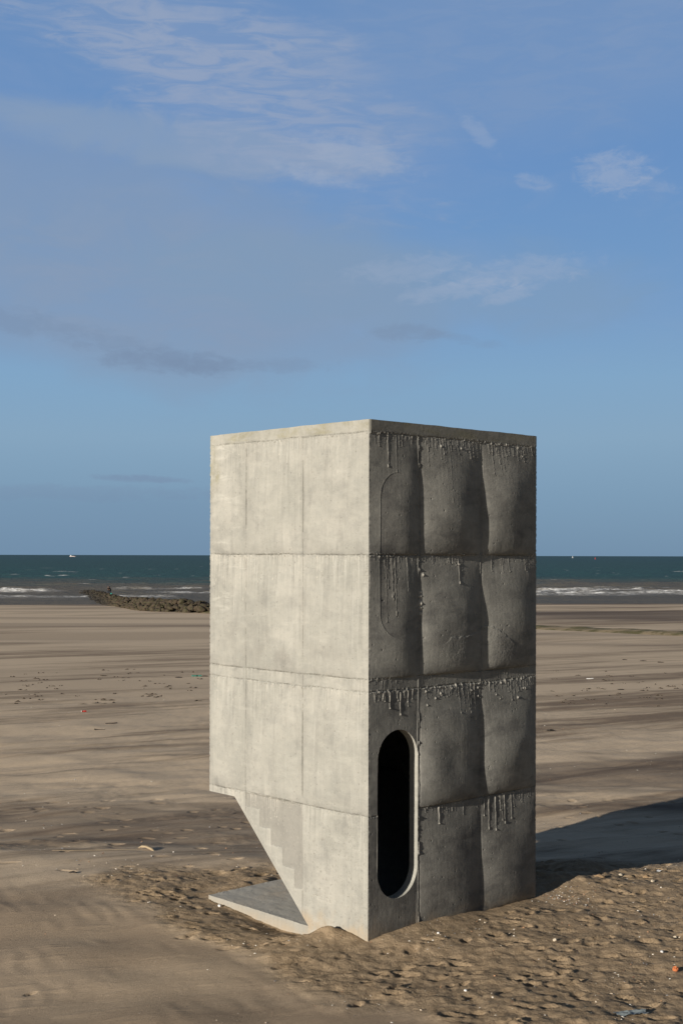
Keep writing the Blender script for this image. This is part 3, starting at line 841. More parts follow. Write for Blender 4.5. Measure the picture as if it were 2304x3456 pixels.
# buried upper end of the groyne: a low ridge with green weed, right of the tower
m, nt = mat("weedy_stone")
co = nt.n('ShaderNodeTexCoord', out=3)
nn = nt.noise(nt.map(co, scale=(.6, .6, 2)), 1.0, 5, .6)
finish(nt, nt.mix(nt.mr(nn, .4, .6), (.10, .09, .038), (.24, .19, .12)), .85, .2, nt.bump(nn, .6, .2))
MWEED = m
acc = Acc(); P = []
ts = np.linspace(60, 184, 220); os_ = np.linspace(-1, 1, 9)
for t in ts:
    ax = float(np.interp(t, [60, 104, 121, 184], [52, 27, 18, -18]))
    for q in os_:
        x = ax + q * 2.2
        P.append((x, t, gz(ax, t) - .12 + (.42 + .10 * float(fbm(t * .35, q, 8, 3))) * (1 - q * q)))
acc.add(P, grid_idx(220, 9).reshape(-1, 4))
o = acc.build("weedy_ridge", MWEED)
tag(o, "long low ridge of green weedy stones half buried in sand right of the tower", "groyne")

# ------------------------------------------------------------------ shells and grit
def make_bits():
    m, nt = mat("shell_bits")
    t = nt.attr('tint')
    r = nt.t.nodes.new('ShaderNodeValToRGB'); nt.t.links.new(t, r.inputs[0]); r.color_ramp.interpolation = 'CONSTANT'
    cs = [(0, (.68, .64, .56)), (.36, (.50, .42, .32)), (.55, (.40, .22, .12)), (.68, (.26, .12, .07)), (.76, (.10, .09, .085)), (.90, (.35, .36, .38))]
    e = r.color_ramp.elements
    while len(e) < len(cs): e.new(.5)
    for k, (p, c) in enumerate(cs): e[k].position = p; e[k].color = (*c, 1)
    finish(nt, r.outputs[0], .6, .3)
    return m
MBITS = make_bits()
acc = Acc(); rg = np.random.default_rng(12)
def bit(x, y, z, s, t):
    k = 5
    a0 = rg.uniform(0, 6.28); tilt = rg.normal(0, .35, 2)
    ring = []
    for i in range(k):
        a = a0 + 2 * math.pi * i / k; r = s * rg.uniform(.6, 1.2)
        px, py = r * math.cos(a), r * math.sin(a) * .75
        ring.append((x + px, y + py, z + tilt[0] * px + tilt[1] * py))
    top = (x + rg.normal(0, .15) * s, y, z + s * rg.uniform(.35, .8))
    acc.add(ring + [top], None, [(i, (i + 1) % k, k) for i in range(k)], tint=t)
n = 0
while n < 1700:
    x, y = rg.uniform(-3.6, 6.4), 10.2 + 8.5 * rg.random()
    j, i = np.searchsorted(gx, x), np.searchsorted(gy, y)
    dens = .08 + lump[i, j] * (.35 + .9 * sstep(0, 4, x) * sstep(17.5, 14, y))
    dens *= .12 + 1.8 * sstep(-.1, .5, float(fbm(x * .9, y * .9, 66, 3)))
    if rg.random() > dens: continue
    lx, ly = to_tower(x, y)
    if -.02 < lx < TW + .02 and -.02 < ly < TL + .05: continue
    s = .0048 + .014 * rg.random() ** 3.4
    bit(x, y, gz(x, y) - .001, s, rg.random()); n += 1
for _ in range(170):                      # pocket of gravel at the foot of the right corner
    a, b = tloc(TW + .10 + abs(rg.normal(0, .30)), -.25 + rg.normal(0, .16))
    bit(a, b, gz(a, b), rg.uniform(.005, .015), rg.uniform(.2, .95))
for _ in range(900):
    y = 17 + 30 * rg.random() ** 1.5; x = rg.uniform(-.30, .30) * y
    lx, ly = to_tower(x, y)
    if -.05 < lx < TW + .05 and -.05 < ly < TL + .05: continue
    bit(x, y, gz(x, y) + .002, .006 + .016 * rg.random() ** 3, rg.random())
o = acc.build("shell_fragments", MBITS, smooth=False)
tag(o, "scattered broken shells and grit on the trodden sand", "shells", kind="stuff")
# strandline scraps further out
acc = Acc()
MWRACK = simple("dry_weed", (.055, .042, .03), .9)
for _ in range(420):
    line = rg.choice([2278, 2300, 2330, 2352, 2372])
    px = rg.uniform(0, 2304); py = line + rg.normal(0, 7) + (-.02 * px if px < 800 else -.012 * (2304 - px))
    if 690 < px < 1815: continue
    if rg.random() > .3 + sstep(-.1, .4, float(fbm(px * .012, line * .37, 4, 3))): continue
    x, y, z = spot(px, py)
    L = rg.uniform(.04, .32) * (1 if rg.random() < .8 else 1.8); a = rg.normal(.1, .25)
    for q in range(3):
        cx = x + rg.normal(0, L * .4); cy = y + rg.normal(0, .08); l = L * rg.uniform(.3, .8); w = rg.uniform(.015, .04)
        pts_ = [(cx - l * .5, cy, z), (cx, cy - w, z), (cx + l * .5, cy + l * .1, z), (cx, cy + w, z), (cx + l * .05, cy, z + rg.uniform(.015, .05))]
        acc.add(pts_, None, [(0, 1, 4), (1, 2, 4), (2, 3, 4), (3, 0, 4)])
o = acc.build("strandline_weed", MWRACK, smooth=False)
tag(o, "thin broken lines of dark dried weed left by the tide", "seaweed", kind="stuff")

# ------------------------------------------------------------------ single finds on the beach
def lumpy_obj(name, loc, size, m, seed, rot=(0, 0, 0), sub=2, amp=.2, parent=None):
    import bmesh
    bm = bmesh.new(); bmesh.ops.create_icosphere(bm, subdivisions=sub, radius=.5)
    for v in bm.verts:
        p = v.co
        k = 1 + amp * float(fbm(p.x * 3 + seed, p.y * 3 + p.z * 2.3, seed, 3))
        v.co = Vector((p.x * size[0] * k, p.y * size[1] * k, p.z * size[2] * k))
    me = bpy.data.meshes.new(name); bm.to_mesh(me); bm.free(); me.materials.append(m)
    o = bpy.data.objects.new(name, me); o.location = loc; o.rotation_euler = rot; col.objects.link(o)
    if parent: o.parent = parent
    return o

def bar_obj(name, pts, radii, m, flat=1.0, ns=8):
    """a tapering, slightly crooked stick through pts (local coordinates, last axis up)"""
    acc = Acc(); V = []
    for k, (p, r) in enumerate(zip(pts, radii)):
        p = np.array(p, float); a = np.array(pts[min(k + 1, len(pts) - 1)], float) - np.array(pts[max(k - 1, 0)], float); a /= np.linalg.norm(a)
        s = np.cross(a, (0, 0, 1)); s /= np.linalg.norm(s); u = np.cross(s, a)
        for i in range(ns):
            t = 2 * math.pi * i / ns
            V.append(p + r * (s * math.cos(t) + u * math.sin(t) * flat))
    n = len(pts)
    q = [(k*ns+i, k*ns+(i+1) % ns, (k+1)*ns+(i+1) % ns, (k+1)*ns+i) for k in range(n-1) for i in range(ns)]
    V.append(np.array(pts[0], float)); V.append(np.array(pts[-1], float))
    t = [(n*ns, (i+1) % ns, i) for i in range(ns)] + [(n*ns+1, (n-1)*ns+i, (n-1)*ns+(i+1) % ns) for i in range(ns)]
    acc.add(V, q, t)
    return acc.build(name, m, smooth=False)

M_wood = simple("bleached_wood", (.42, .33, .21), .85, .25, 30)
M_reed = simple("dry_reed", (.26, .20, .13), .85, .25, 30)
M_dark = simple("wet_wood", (.045, .036, .03), .8)
M_red = simple("red_plastic", (.42, .04, .03), .4, .15)
M_teal = simple("teal_rope", (.06, .22, .17), .8)
M_white = simple("white_plastic", (.75, .75, .73), .5, .1)
M_brick = simple("brick", (.55, .18, .07), .9, .25, 60)
M_stone = simple("pale_stone", (.52, .45, .34), .8, .2, 30)
M_sheet = simple("grey_blue_plastic", (.20, .23, .235), .45, .2)
M_clod = simple("sand_clod", (.32, .22, .125), .95, .2, 40)
M_weed = simple("black_weed", (.025, .02, .016), .7)

def place(o, px, py, rz=0.0, dz=0.0):
    x, y, z = spot(px, py); o.location = (x, y, z + dz); o.rotation_euler = (0, 0, rz); return o

x0, y0, z0 = spot(470, 2862); 
o = bar_obj("driftwood", [(-.14, .03, .005), (-.09, .03, .03), (.0, .0, .035), (.10, -.05, .02), (.15, -.08, .0)], [.012, .028, .030, .028, .012], M_wood, .55); place(o, 496, 2866, -.3)
tag(o, "short pale driftwood board lying on the dark sand left of the tower", "driftwood")
o = bar_obj("reed_stalk", [(-.62, .03, .012), (-.3, -.02, .02), (0, .02, .015), (.3, .0, .022), (.6, .02, .014)], [.003, .005, .005, .005, .003], M_reed); place(o, 325, 2874, .04)
tag(o, "long thin dry reed lying beside the pale driftwood board", "reed")
o = bar_obj("stick", [(-.17, .0, .01), (-.08, .01, .018), (.05, .0, .02), (.17, .03, .03)], [.014, .013, .016, .013], M_dark); place(o, 376, 2443, .05)
tag(o, "dark straight stick lying on open sand, the one nearer the tower", "stick")
o = bar_obj("stick", [(-.07, .0, .03), (-.04, .0, .012), (.08, .01, .012), (.22, .03, .010)], [.022, .016, .008, .005], M_dark); place(o, 328, 2464, .1)
tag(o, "dark tapering stick with a thick blob at its left end on open sand", "stick")
o = bar_obj("wood_chip", [(-.055, .0, .01), (0, .004, .02), (.05, .0, .008)], [.014, .02, .012], M_dark, .5); place(o, 247, 2947, -.1)
tag(o, "small flat dark wood chip on smooth sand at the left", "wood chip")
# crushed can
root = empty("crushed_can", spot(284, 2404)); root.rotation_euler = (0, 0, .3)
tag(root, "crushed red and white drinks can on the dark sand band at the left", "can")
bd = bar_obj("can_body", [(-.075, 0, .035), (-.03, .006, .03), (.02, -.004, .036), (.07, 0, .03)], [.034, .028, .032, .03], M_red, .8, 12); bd.parent = root
ld = bar_obj("can_end", [(-.083, 0, .035), (-.076, 0, .035)], [.030, .033], M_white, .9, 12); ld.parent = root
# tangle of net
accr = Acc(); 
o = None
import random as _r
pts_ = []; _r.seed(4)
for k in range(40):
    t = k / 39; pts_.append((-.2 + .4 * t + .05 * math.sin(k * 2.1), .10 * math.sin(k * 1.3), .03 + .025 * math.sin(k * 1.7)))
o = bar_obj("rope_tangle", pts_, [.014] * 40, M_teal, 1, 6); place(o, 664, 2283, .05)
tag(o, "tangle of teal rope on the sand just left of the tower", "rope")
o = lumpy_obj("weed_clump", (0, 0, 0), (.34, .12, .06), M_weed, 3); place(o, 690, 2283, .0, .01)
tag(o, "black clump of seaweed touching the teal rope", "seaweed")
o = lumpy_obj("weed_clump", (0, 0, 0), (.34, .14, .06), M_weed, 5, amp=.5); place(o, 603, 2287, .0, .01)
tag(o, "dark flat seaweed clump left of the teal rope", "seaweed")
o = bar_obj("plastic_pipe", [(-.15, 0, .02), (0, .0, .02), (.15, .03, .025)], [.018, .018, .018], M_white); place(o, 1989, 2292, .12)
tag(o, "white plastic pipe piece on the sand right of the tower", "pipe")
o = lumpy_obj("weed_clump", (0, 0, 0), (.18, .10, .06), M_weed, 9, amp=.7); place(o, 1856, 2467, .1, .015)
tag(o, "black seaweed clump on sand close to the shaded right edge of the tower", "seaweed")
for (px, py, l, lab) in ((2105, 2227, .26, "dark scrap of weed right of the tower, leftmost of the far three"), (2168, 2231, .30, "dark scrap of weed right of the tower, middle of the far three"), (2226, 2236, .34, "longest dark scrap of weed right of the tower, nearest the frame edge"), (2093, 2328, .20, "small dark scrap of weed between the white pipe and the frame edge")):
    o = lumpy_obj("weed_scrap", (0, 0, 0), (l, .09, .05), M_weed, int(px), amp=.6); place(o, px, py, .05, .01)
    tag(o, lab, "seaweed")
# torn white paper
acc = Acc(); n = 9
X, Y = np.meshgrid(np.linspace(-.075, .075, n), np.linspace(-.045, .045, n))
acc.add(np.stack([X + .01 * fbm(Y * 30, X * 9, 2, 2), Y + .012 * fbm(X * 30, Y * 4, 3, 2), .02 + .022 * fbm(X * 16, Y * 16, 5, 2)], -1).reshape(-1, 3), grid_idx(n, n).reshape(-1, 4))
o = acc.build("paper_scrap", M_white); place(o, 2224, 2941, .2)
tag(o, "crumpled white scrap on the crest of sand at the shadow edge", "paper")
acc = Acc(); n = 13
X, Y = np.meshgrid(np.linspace(-.14, .14, n), np.linspace(-.05, .05, n))
acc.add(np.stack([X + .02 * fbm(Y * 30, X * 9, 2, 2), Y + .018 * fbm(X * 22, Y * 4, 3, 2), .02 + .02 * fbm(X * 14, Y * 20, 6, 3)], -1).reshape(-1, 3), grid_idx(n, n).reshape(-1, 4))
o = acc.build("plastic_sheet", M_sheet); place(o, 2128, 3424, .25)
tag(o, "blue grey piece of plastic sheet in the sand at the lower right", "plastic")
o = lumpy_obj("brick_fragment", (0, 0, 0), (.062, .05, .055), M_brick, 6, amp=.5); place(o, 2277, 3277, .3, .018)
tag(o, "bright orange brick fragment on the sand at the right frame edge", "brick")
for k, (px, py, s, m_, nm, lab, cat) in enumerate((
        (1871, 3175, .05, M_stone, "pebble", "large pale pebble on lit sand below the shaded face", "pebble"),
        (1478, 3151, .034, M_white, "pebble", "white pebble nearest the foot of the shaded face", "pebble"),
        (2231, 3214, .036, M_white, "shell", "white shell on sand above the orange brick fragment", "shell"),
        (741, 3060, .045, M_white, "pebble", "white pebble below the left corner of the base slab", "pebble"),
        (2021, 2960, .13, M_clod, "sand_clod", "big round clod of sand on the shadow edge", "clod"),
        (2092, 2955, .055, M_stone, "pebble", "pale pebble on the shadow edge beside the big clod", "pebble"),
        (2200, 2976, .05, M_stone, "pebble", "pale pebble on lit sand under the white scrap", "pebble"),
        (2178, 2960, .10, M_clod, "sand_clod", "clod of sand just left of the white scrap", "clod"),
        (1570, 3345, .032, M_white, "shell", "whitest shell in the trodden foreground sand", "shell"),
        (2276, 3165, .04, M_stone, "pebble", "tan pebble at the right frame edge", "pebble"))):
    o = lumpy_obj(nm, (0, 0, 0), (s, s * .85, s * .7), m_, 40 + k, amp=.3); place(o, px, py, k * .7, s * (.2 if m_ is not M_clod else -.05))
    tag(o, lab, cat)

# ------------------------------------------------------------------ people on the groyne
M_skin = simple("skin", (.42, .26, .19), .6)
M_hair = simple("dark_hair", (.02, .015, .012), .7)
M_coatA = simple("brown_coat", (.055, .035, .025), .8)
M_coatB = simple("black_coat", (.02, .02, .024), .8)
M_trs = simple("dark_trousers", (.02, .022, .03), .8)
M_bag = simple("teal_bag", (.03, .34, .28), .6)

def skin_obj(name, verts, edges, radii, root, m, parent=None):
    me = bpy.data.meshes.new(name); me.from_pydata(verts, edges, [])
    o = bpy.data.objects.new(name, me); col.objects.link(o)
    md = o.modifiers.new("Skin", 'SKIN')
    if not me.skin_vertices: 
        me.attributes  # layer is made by the modifier
    sv = me.skin_vertices[0].data
    for k, r in enumerate(radii): sv[k].radius = (r, r); sv[k].use_root = (k == root)
    s = o.modifiers.new("Subdivision", 'SUBSURF'); s.levels = 1; s.render_levels = 2
    me.materials.append(m)
    if parent: o.parent = parent
    return o

def make_person(loc, rz, coat, bend, label, armfwd):
    b = bend
    V = [(0, 0, .95), (0, -.35 * b, 1.15), (0, -.75 * b, 1.38), (0, -.95 * b, 1.50), (0, -1.10 * b, 1.60), (0, -1.20 * b, 1.70)]
    r = [.15, .145, .155, .060, .095, .085]
    E = [(0, 1), (1, 2), (2, 3), (3, 4), (4, 5)]
    def add(p, rad, par): V.append(p); r.append(rad); E.append((par, len(V) - 1)); return len(V) - 1
    legs = []; arms = []
    for s in (-1, 1):
        a = add((s * .10, .0, .88), .095, 0); k = add((s * .12, -.03, .48), .062, a); c = add((s * .13, .02, .09), .042, k); f = add((s * .15, -.16, .04), .040, c)
        legs.append((a, k, c, f))
        sh = add((s * .19, -.72 * b, 1.40), .062, 2); el = add((s * .25, -.72 * b - .10 * armfwd, 1.12), .045, sh); wr = add((s * .20, -.72 * b - .30 * armfwd, 1.0 + .06 * armfwd), .030, el)
        pm = add((s * .195, -.72 * b - .37 * armfwd - .02, .95 + .06 * armfwd), .030, wr)
        arms.append((sh, el, wr, pm))
        for q in range(4):
            a1 = add((s * (.17 + .018 * q), -.72 * b - .40 * armfwd - .03, .89 + .06 * armfwd - .004 * q), .009, pm)
            add((s * (.17 + .018 * q), -.72 * b - .43 * armfwd - .03, .855 + .06 * armfwd + .006 * abs(q - 1)), .008, a1)
        add((s * .165, -.72 * b - .38 * armfwd - .05, .93 + .06 * armfwd), .010, pm)
    body = skin_obj("person", V, E, r, 0, M_skin)
    body.location = loc; body.rotation_euler = (0, 0, rz)
    tag(body, label, "person", "people on the rock groyne")
    # coat over trunk and arms
    CV = [tuple(V[k]) for k in (0, 1, 2)] + [(0, -.86 * b, 1.45)]; CE = [(0, 1), (1, 2), (2, 3)]; CR = [.205, .185, .195, .11]
    CV.insert(0, (0, .02, .72)); CE = [(0, 1), (1, 2), (2, 3), (3, 4)]; CR.insert(0, .20)
    for (sh, el, wr, pm) in arms:
        i = len(CV); CV += [V[sh], V[el], V[wr]]; CR += [.085, .066, .052]; CE += [(3, i), (i, i+1), (i+1, i+2)]
    skin_obj("coat", CV, CE, CR, 1, coat, body)
    TV = [(0, 0, .93)]; TE = []; TR = [.165]
    for (a, k, c, f) in legs:
        i = len(TV); TV += [V[a], V[k], V[c], V[f]]; TR += [.11, .078, .06, .055]; TE += [(0, i), (i, i+1), (i+1, i+2), (i+2, i+3)]
    skin_obj("trousers", TV, TE, TR, 0, M_trs, body)
    h = lumpy_obj("hair", (0, -1.15 * b + .025, 1.70), (.215, .225, .19), M_hair, 4, amp=.1, parent=body)
    for s in (-1, 1):
        lumpy_obj("ear", (s * .096, -1.10 * b, 1.64), (.025, .04, .06), M_skin, 4, sub=1, amp=.05, parent=body)
    lumpy_obj("nose", (0, -1.13 * b - .10, 1.64), (.03, .045, .05), M_skin, 4, sub=1, amp=.05, parent=body)
    return body

gx0 = (368 - 1152) / F * 318; zr = SEA_Z + 1.08
d0 = 318
make_person(((366.5 - 1152) / F * d0, d0, zr), .5, M_coatA, .06, "person in a long brown coat standing upright on the rocks", .3)
make_person(((372.5 - 1152) / F * d0, d0 + .4, zr - .08), -.7, M_coatB, .22, "person in a black coat bending forward on the rocks", .9)
bag = empty("bag", ((376.0 - 1152) / F * (d0 - .6), d0 - .6, zr - .35))
tag(bag, "bright teal bag at the feet of the person in black", "bag")
acc = Acc(); acc.box(-.20, .20, -.13, .13, 0, .42); b_ = acc.build("bag_body", M_bag, bag, smooth=False)
bv = b_.modifiers.new("Bevel", 'BEVEL'); bv.width = .07; bv.segments = 3
hd = bar_obj("handle", [(-.12, 0, .40), (-.10, 0, .52), (0, 0.001, .57), (.10, 0, .52), (.12, 0, .40)], [.016] * 5, M_bag); hd.parent = bag

# ------------------------------------------------------------------ ships and buoy far out
def at_sea(px, D): return ((px - 1152) / F * D, D)
M_hull = simple("ship_white", (.62, .62, .62), .5, .05, .3)  # white dulled: distance haze put into the colour
M_hullr = simple("ship_pink", (.62, .48, .45), .5, .05, .3)
x, D = at_sea(245, 6200)
ship = empty("ship", (x, D, SEA_Z)); ship.scale = (.7, .7, .7); tag(ship, "white ship with a high wheelhouse on the horizon left of the tower", "ship")
acc = Acc()
S = [(-19, 0, 2.6), (-19, 2.4, 2.8), (-10, 3.2, 2.6), (8, 3.2, 2.8), (16, 1.8, 3.8), (21, 0, 4.6)]
V = []
for (a, w, z) in S: V += [(a, -w, z), (a, w, z), (a * .95, -w * .7, -.5), (a * .95, w * .7, -.5)]
q = []
for k in range(len(S) - 1):
    a, b = 4 * k, 4 * k + 4
    q += [(a, b, b + 2, a + 2), (a + 1, a + 3, b + 3, b + 1), (a, a + 1, b + 1, b)]
acc.add(V, q); acc.build("hull", M_hullr, ship, smooth=False)
acc = Acc(); acc.box(-17, -4, -2.6, 2.6, 2.6, 6.6); acc.box(-14, -7, -2.2, 2.2, 6.6, 10.0); acc.build("wheelhouse", M_hull, ship, smooth=False)
acc = Acc(); acc.box(-.2, .2, -.2, .2, 2.6, 9); acc.box(-10.6, -10.2, -.2, .2, 10, 13); acc.build("mast", M_hull, ship, smooth=False)
acc = Acc(); acc.box(0, 14, -2, 2, 2.6, 4.6); acc.build("deck_cargo", M_hull, ship, smooth=False)
x, D = at_sea(1931, 6000)
boat = empty("sailing_boat", (x, D, SEA_Z)); boat.scale = (.75, .75, .75); tag(boat, "tiny white sailing boat on the horizon right of the tower", "boat")
acc = Acc(); S = [(-5, .4, 1.3), (-3, 1.4, 1.2), (2, 1.5, 1.3), (6, 0, 1.9)]; V = []
for (a, w, z) in S: V += [(a, -w, z), (a, w, z), (a * .9, -w * .4, -.4), (a * .9, w * .4, -.4)]
q = []
for k in range(3):
    a, b = 4 * k, 4 * k + 4
    q += [(a, b, b + 2, a + 2), (a + 1, a + 3, b + 3, b + 1), (a, a + 1, b + 1, b)]
acc.add(V, q, [(0, 2, 1), (1, 2, 3)]); acc.build("hull", M_hull, boat, smooth=False)
acc = Acc(); acc.box(.9, 1.1, -.1, .1, 1.2, 13); acc.build("mast", M_hull, boat, smooth=False)
acc = Acc(); acc.add([(.85, .02, 2.2), (-4.6, .5, 2.4), (.85, .02, 12.6), (-1.6, .55, 6.5), (.85, -.02, 2.2), (-4.6, .44, 2.4), (.85, -.02, 12.6), (-1.6, .49, 6.5)], None, [(0, 1, 3), (0, 3, 2), (4, 7, 5), (4, 6, 7)]); acc.build("sail", M_hull, boat)
x, D = at_sea(2007, 3900)
buoy = empty("buoy", (x, D, SEA_Z)); tag(buoy, "red cone shaped buoy floating far out right of the tower", "buoy")
def lathe(prof, ns=16):
    a = Acc(); V = [(r * math.cos(2*math.pi*i/ns), r * math.sin(2*math.pi*i/ns), z) for (r, z) in prof for i in range(ns)]
    a.add(V, [(k*ns+i, k*ns+(i+1) % ns, (k+1)*ns+(i+1) % ns, (k+1)*ns+i) for k in range(len(prof)-1) for i in range(ns)]); return a
lathe([(.1, -.5), (1.6, -.4), (1.7, .5), (1.4, .9), (.9, 1.0)]).build("float", M_red, buoy)
lathe([(1.2, 1.0), (.55, 4.6), (.5, 4.7), (.05, 4.7)]).build("cone", M_red, buoy)
lathe([(.10, 4.7), (.10, 5.4), (.42, 5.5), (.42, 5.9), (.02, 6.8)]).build("topmark", M_red, buoy)

# ------------------------------------------------------------------ sky, sun, camera
world = bpy.data.worlds.new("World"); scene.world = world; world.use_nodes = True
nt = NT(world.node_tree)
SUN_ROT = math.atan2(SUNV[0], SUNV[1])          # clockwise from +Y
sky = nt.n('ShaderNodeTexSky', sky_type='NISHITA', sun_disc=False, sun_elevation=SUN_EL, sun_rotation=SUN_ROT,
           altitude=0, air_density=1.0, dust_density=.6, ozone_density=2.2)
d = nt.n('ShaderNodeTexCoord', out=0)
sep = nt.n('ShaderNodeSeparateXYZ', {0: d}, out=None)
dx, dy, dz = sep.outputs
az = nt.m('ARCTAN2', dx, dy)
el = nt.m('ARCSINE', dz)
def blob(a0, e0, ra, re, rot=0.0):
    a = nt.m('SUBTRACT', az, a0); e = nt.m('SUBTRACT', el, e0)
    c, s = math.cos(rot), math.sin(rot)
    p = nt.m('DIVIDE', nt.m('ADD', nt.m('MULTIPLY', a, c), nt.m('MULTIPLY', e, s)), ra)
    q = nt.m('DIVIDE', nt.m('SUBTRACT', nt.m('MULTIPLY', e, c), nt.m('MULTIPLY', a, s)), re)
    return nt.m('ADD', nt.m('POWER', p, 2.0), nt.m('POWER', q, 2.0))
# cloud layers live on the dome of the sky: azimuth, elevation
ce = nt.n('ShaderNodeCombineXYZ', {0: az, 1: el, 2: 0.0})
big = nt.noise(nt.map(ce, loc=(3.1, 1.7, 0), scale=(5, 11, 1)), 1.0, 5, .5, .4)
fil = nt.noise(nt.map(ce, loc=(4, 4, 0), rot=(0, 0, R(12)), scale=(13, 30, 1)), 1.0, 7, .62, .6)
rip = nt.noise(nt.map(ce, loc=(1.3, 5.7, 0), rot=(0, 0, R(14)), scale=(22, 115, 1)), 1.0, 5, .6, .9)
rip2 = nt.noise(nt.map(ce, loc=(8.3, 2.7, 0), rot=(0, 0, R(-35)), scale=(22, 90, 1)), 1.0, 4, .6, .7)
tuft = nt.noise(nt.map(ce, loc=(2, 6, 0), rot=(0, 0, R(10)), scale=(60, 130, 1)), 1.0, 6, .68, .5)
# clear sky: the Nishita sky, cooled ahead of the camera (the side away from the sun) to the clear marine blue of the day
ramp = nt.t.nodes.new('ShaderNodeValToRGB'); nt.t.links.new(nt.mr(el, 0, .8, 0, 1, False), ramp.inputs[0])
RS = [(0, (0.1471, 0.2395, 0.3487)), (.044, (0.1723, 0.2815, 0.4034)), (.089, (0.2050, 0.3265, 0.4560)), (.134, (0.1891, 0.3277, 0.4916)), (.178, (0.1639, 0.2941, 0.4916)), (.222, (0.1429, 0.2731, 0.4832)), (.29, (0.1244, 0.2462, 0.4706)), (.40, (0.1261, 0.2353, 0.4412)), (.8, (.135, .145, .175))]
e = ramp.color_ramp.elements
while len(e) < len(RS): e.new(.5)
for k, (p, c_) in enumerate(RS): e[k].position = p / .8; e[k].color = (*c_, 1)
c = nt.n('ShaderNodeVectorMath', {0: sky, 1: (.033, .0335, .0355)}, operation='MULTIPLY')
c = nt.mix(nt.m('MULTIPLY', nt.mr(dy, .45, .85), nt.mr(el, 1.2, .6, .35, .95)), c, ramp.outputs[0])
W0 = nt.m('SUBTRACT', fil, .5); T0 = nt.m('SUBTRACT', tuft, .5); B0 = nt.m('SUBTRACT', big, .5)
PALE = (0.2521, 0.3126, 0.4370); BANK = (.202, .270, .382)
def lay(mask, k, color):
    global c
    c = nt.mix(nt.m('MULTIPLY', mask, k, clamp=True), c, color)
# large smooth grey bank on the left, with a brighter upper rim
mG = nt.mr(nt.m('ADD', blob(-.165, .226, .255, .092, -.12), nt.m('ADD', nt.m('MULTIPLY', B0, 2.2), nt.m('MULTIPLY', W0, 1.8))), 1.55, .05)
lay(mG, nt.m('ADD', .60, nt.m('MULTIPLY', nt.mr(fil, .3, .7), .28)), BANK)
mG2 = nt.mr(nt.m('ADD', blob(.04, .208, .20, .042, -.06), nt.m('ADD', nt.m('MULTIPLY', B0, 2.2), nt.m('MULTIPLY', W0, 1.6))), 1.25, .2)
lay(mG2, .50, (0.1891, 0.2773, 0.3950))
mH = nt.mr(nt.m('ADD', blob(-.13, .305, .20, .020, -.10), nt.m('MULTIPLY', W0, 2.4)), 1.3, .1)
lay(mH, .55, (0.2202, 0.2958, 0.4118))
# thin rippled veil over the upper left
mA = nt.mr(nt.m('ADD', blob(-.06, .338, .17, .062, -.42), nt.m('ADD', nt.m('MULTIPLY', W0, 2.4), nt.m('MULTIPLY', B0, 1.4))), 1.35, .1)
lay(mA, nt.m('ADD', .22, nt.m('MULTIPLY', nt.mr(rip, .34, .66), .50)), PALE)
mA2 = nt.mr(nt.m('ADD', blob(-.15, .385, .16, .050, -.25), nt.m('MULTIPLY', W0, 3.0)), 1.35, .1)
lay(mA2, nt.m('ADD', .05, nt.m('MULTIPLY', nt.mr(rip, .38, .64), .50)), PALE)
# faint veil across the top right
mT = nt.mr(nt.m('ADD', blob(.17, .385, .22, .085, .15), nt.m('MULTIPLY', W0, 2.0)), 1.25, .2)
lay(mT, nt.m('ADD', .26, nt.m('MULTIPLY', nt.mr(rip2, .38, .66), .22)), (0.1916, 0.2731, 0.4244))
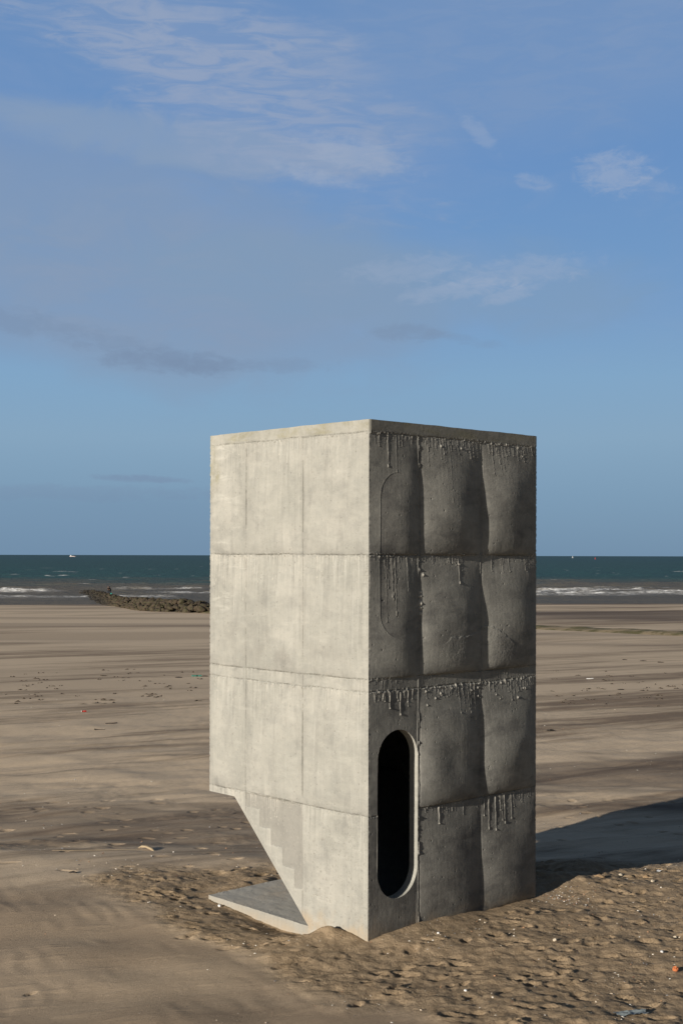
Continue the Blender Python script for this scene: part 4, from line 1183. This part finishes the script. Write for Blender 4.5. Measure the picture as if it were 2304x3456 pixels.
# wisps and puffs on the right
for (a0, e0, ra, re, k_, rot) in ((.207, .279, .030, .015, .50, -.15), (.236, .270, .016, .005, .25, -.2), (.147, .275, .016, .0065, .34, -.3), (.104, .312, .020, .006, .28, -.75), (.010, .298, .05, .012, .38, -.25), (-.02, .283, .035, .006, .40, -.25),
                              (.135, .213, .060, .011, .34, .06), (.090, .200, .045, .007, .34, .12), (.125, .196, .025, .006, .38, .2), (.052, .216, .05, .010, .28, .1)):
    lay(nt.mr(nt.m('ADD', blob(a0, e0, ra, re, rot), nt.m('ADD', nt.m('MULTIPLY', T0, 4.2), nt.m('MULTIPLY', W0, 2.2))), 1.5, -.3), k_, (0.3025, 0.3613, 0.4748))
lay(nt.mr(fil, .44, .74), nt.mr(el, .10, .2, 0, .13), PALE)
# low darker strips
for (a0, e0, ra, re, k_, rot) in ((-.20, .163, .10, .011, .40, -.20), (-.13, .146, .055, .0085, .48, -.03), (-.06, .144, .07, .0055, .34, 0.), (.048, .169, .030, .0065, .45, -.02), (.095, .163, .03, .004, .22, -.18), (-.155, .0575, .042, .0028, .55, -.03), (-.20, .046, .17, .0060, .30, 0.)):
    lay(nt.mr(nt.m('ADD', blob(a0, e0, ra, re, rot), nt.m('ADD', nt.m('MULTIPLY', T0, 3.6), nt.m('MULTIPLY', W0, 3.2))), 1.5, -.2), k_, (0.1597, 0.2227, 0.3319))
lay(nt.mr(el, .054, .036), nt.mr(az, -.02, -.14, 0, .30), (0.1387, 0.2202, 0.3319))
bg = nt.n('ShaderNodeBackground', {'Color': c, 'Strength': 1.0})
nt.n('ShaderNodeOutputWorld', {'Surface': bg}, out=None)

sd = bpy.data.lights.new("sun", 'SUN'); sd.energy = 4.9; sd.angle = R(.53); sd.color = (1.0, .92, .81)
so = bpy.data.objects.new("sun", sd); col.objects.link(so)
v = Vector((SUNV[0] * math.cos(SUN_EL), SUNV[1] * math.cos(SUN_EL), math.sin(SUN_EL)))
so.rotation_euler = v.to_track_quat('Z', 'Y').to_euler(); so.location = (-10, -10, 20)

cam = bpy.data.cameras.new("camera"); cam.sensor_fit = 'VERTICAL'; cam.sensor_height = 36; cam.sensor_width = 24
cam.lens = F / 3456 * 36; cam.shift_y = 145.5 / 3456; cam.clip_start = .1; cam.clip_end = 60000
co_ = bpy.data.objects.new("camera", cam); col.objects.link(co_)
co_.location = (0, 0, H); co_.rotation_mode = 'XYZ'
from mathutils import Matrix
co_.rotation_euler = (Matrix.Rotation(R(90), 3, 'X') @ Matrix.Rotation(ROLL, 3, 'Z')).to_euler()
scene.camera = co_

scene.view_settings.view_transform = 'Standard'; scene.view_settings.look = 'None'
scene.view_settings.exposure = .25; scene.view_settings.gamma = 1
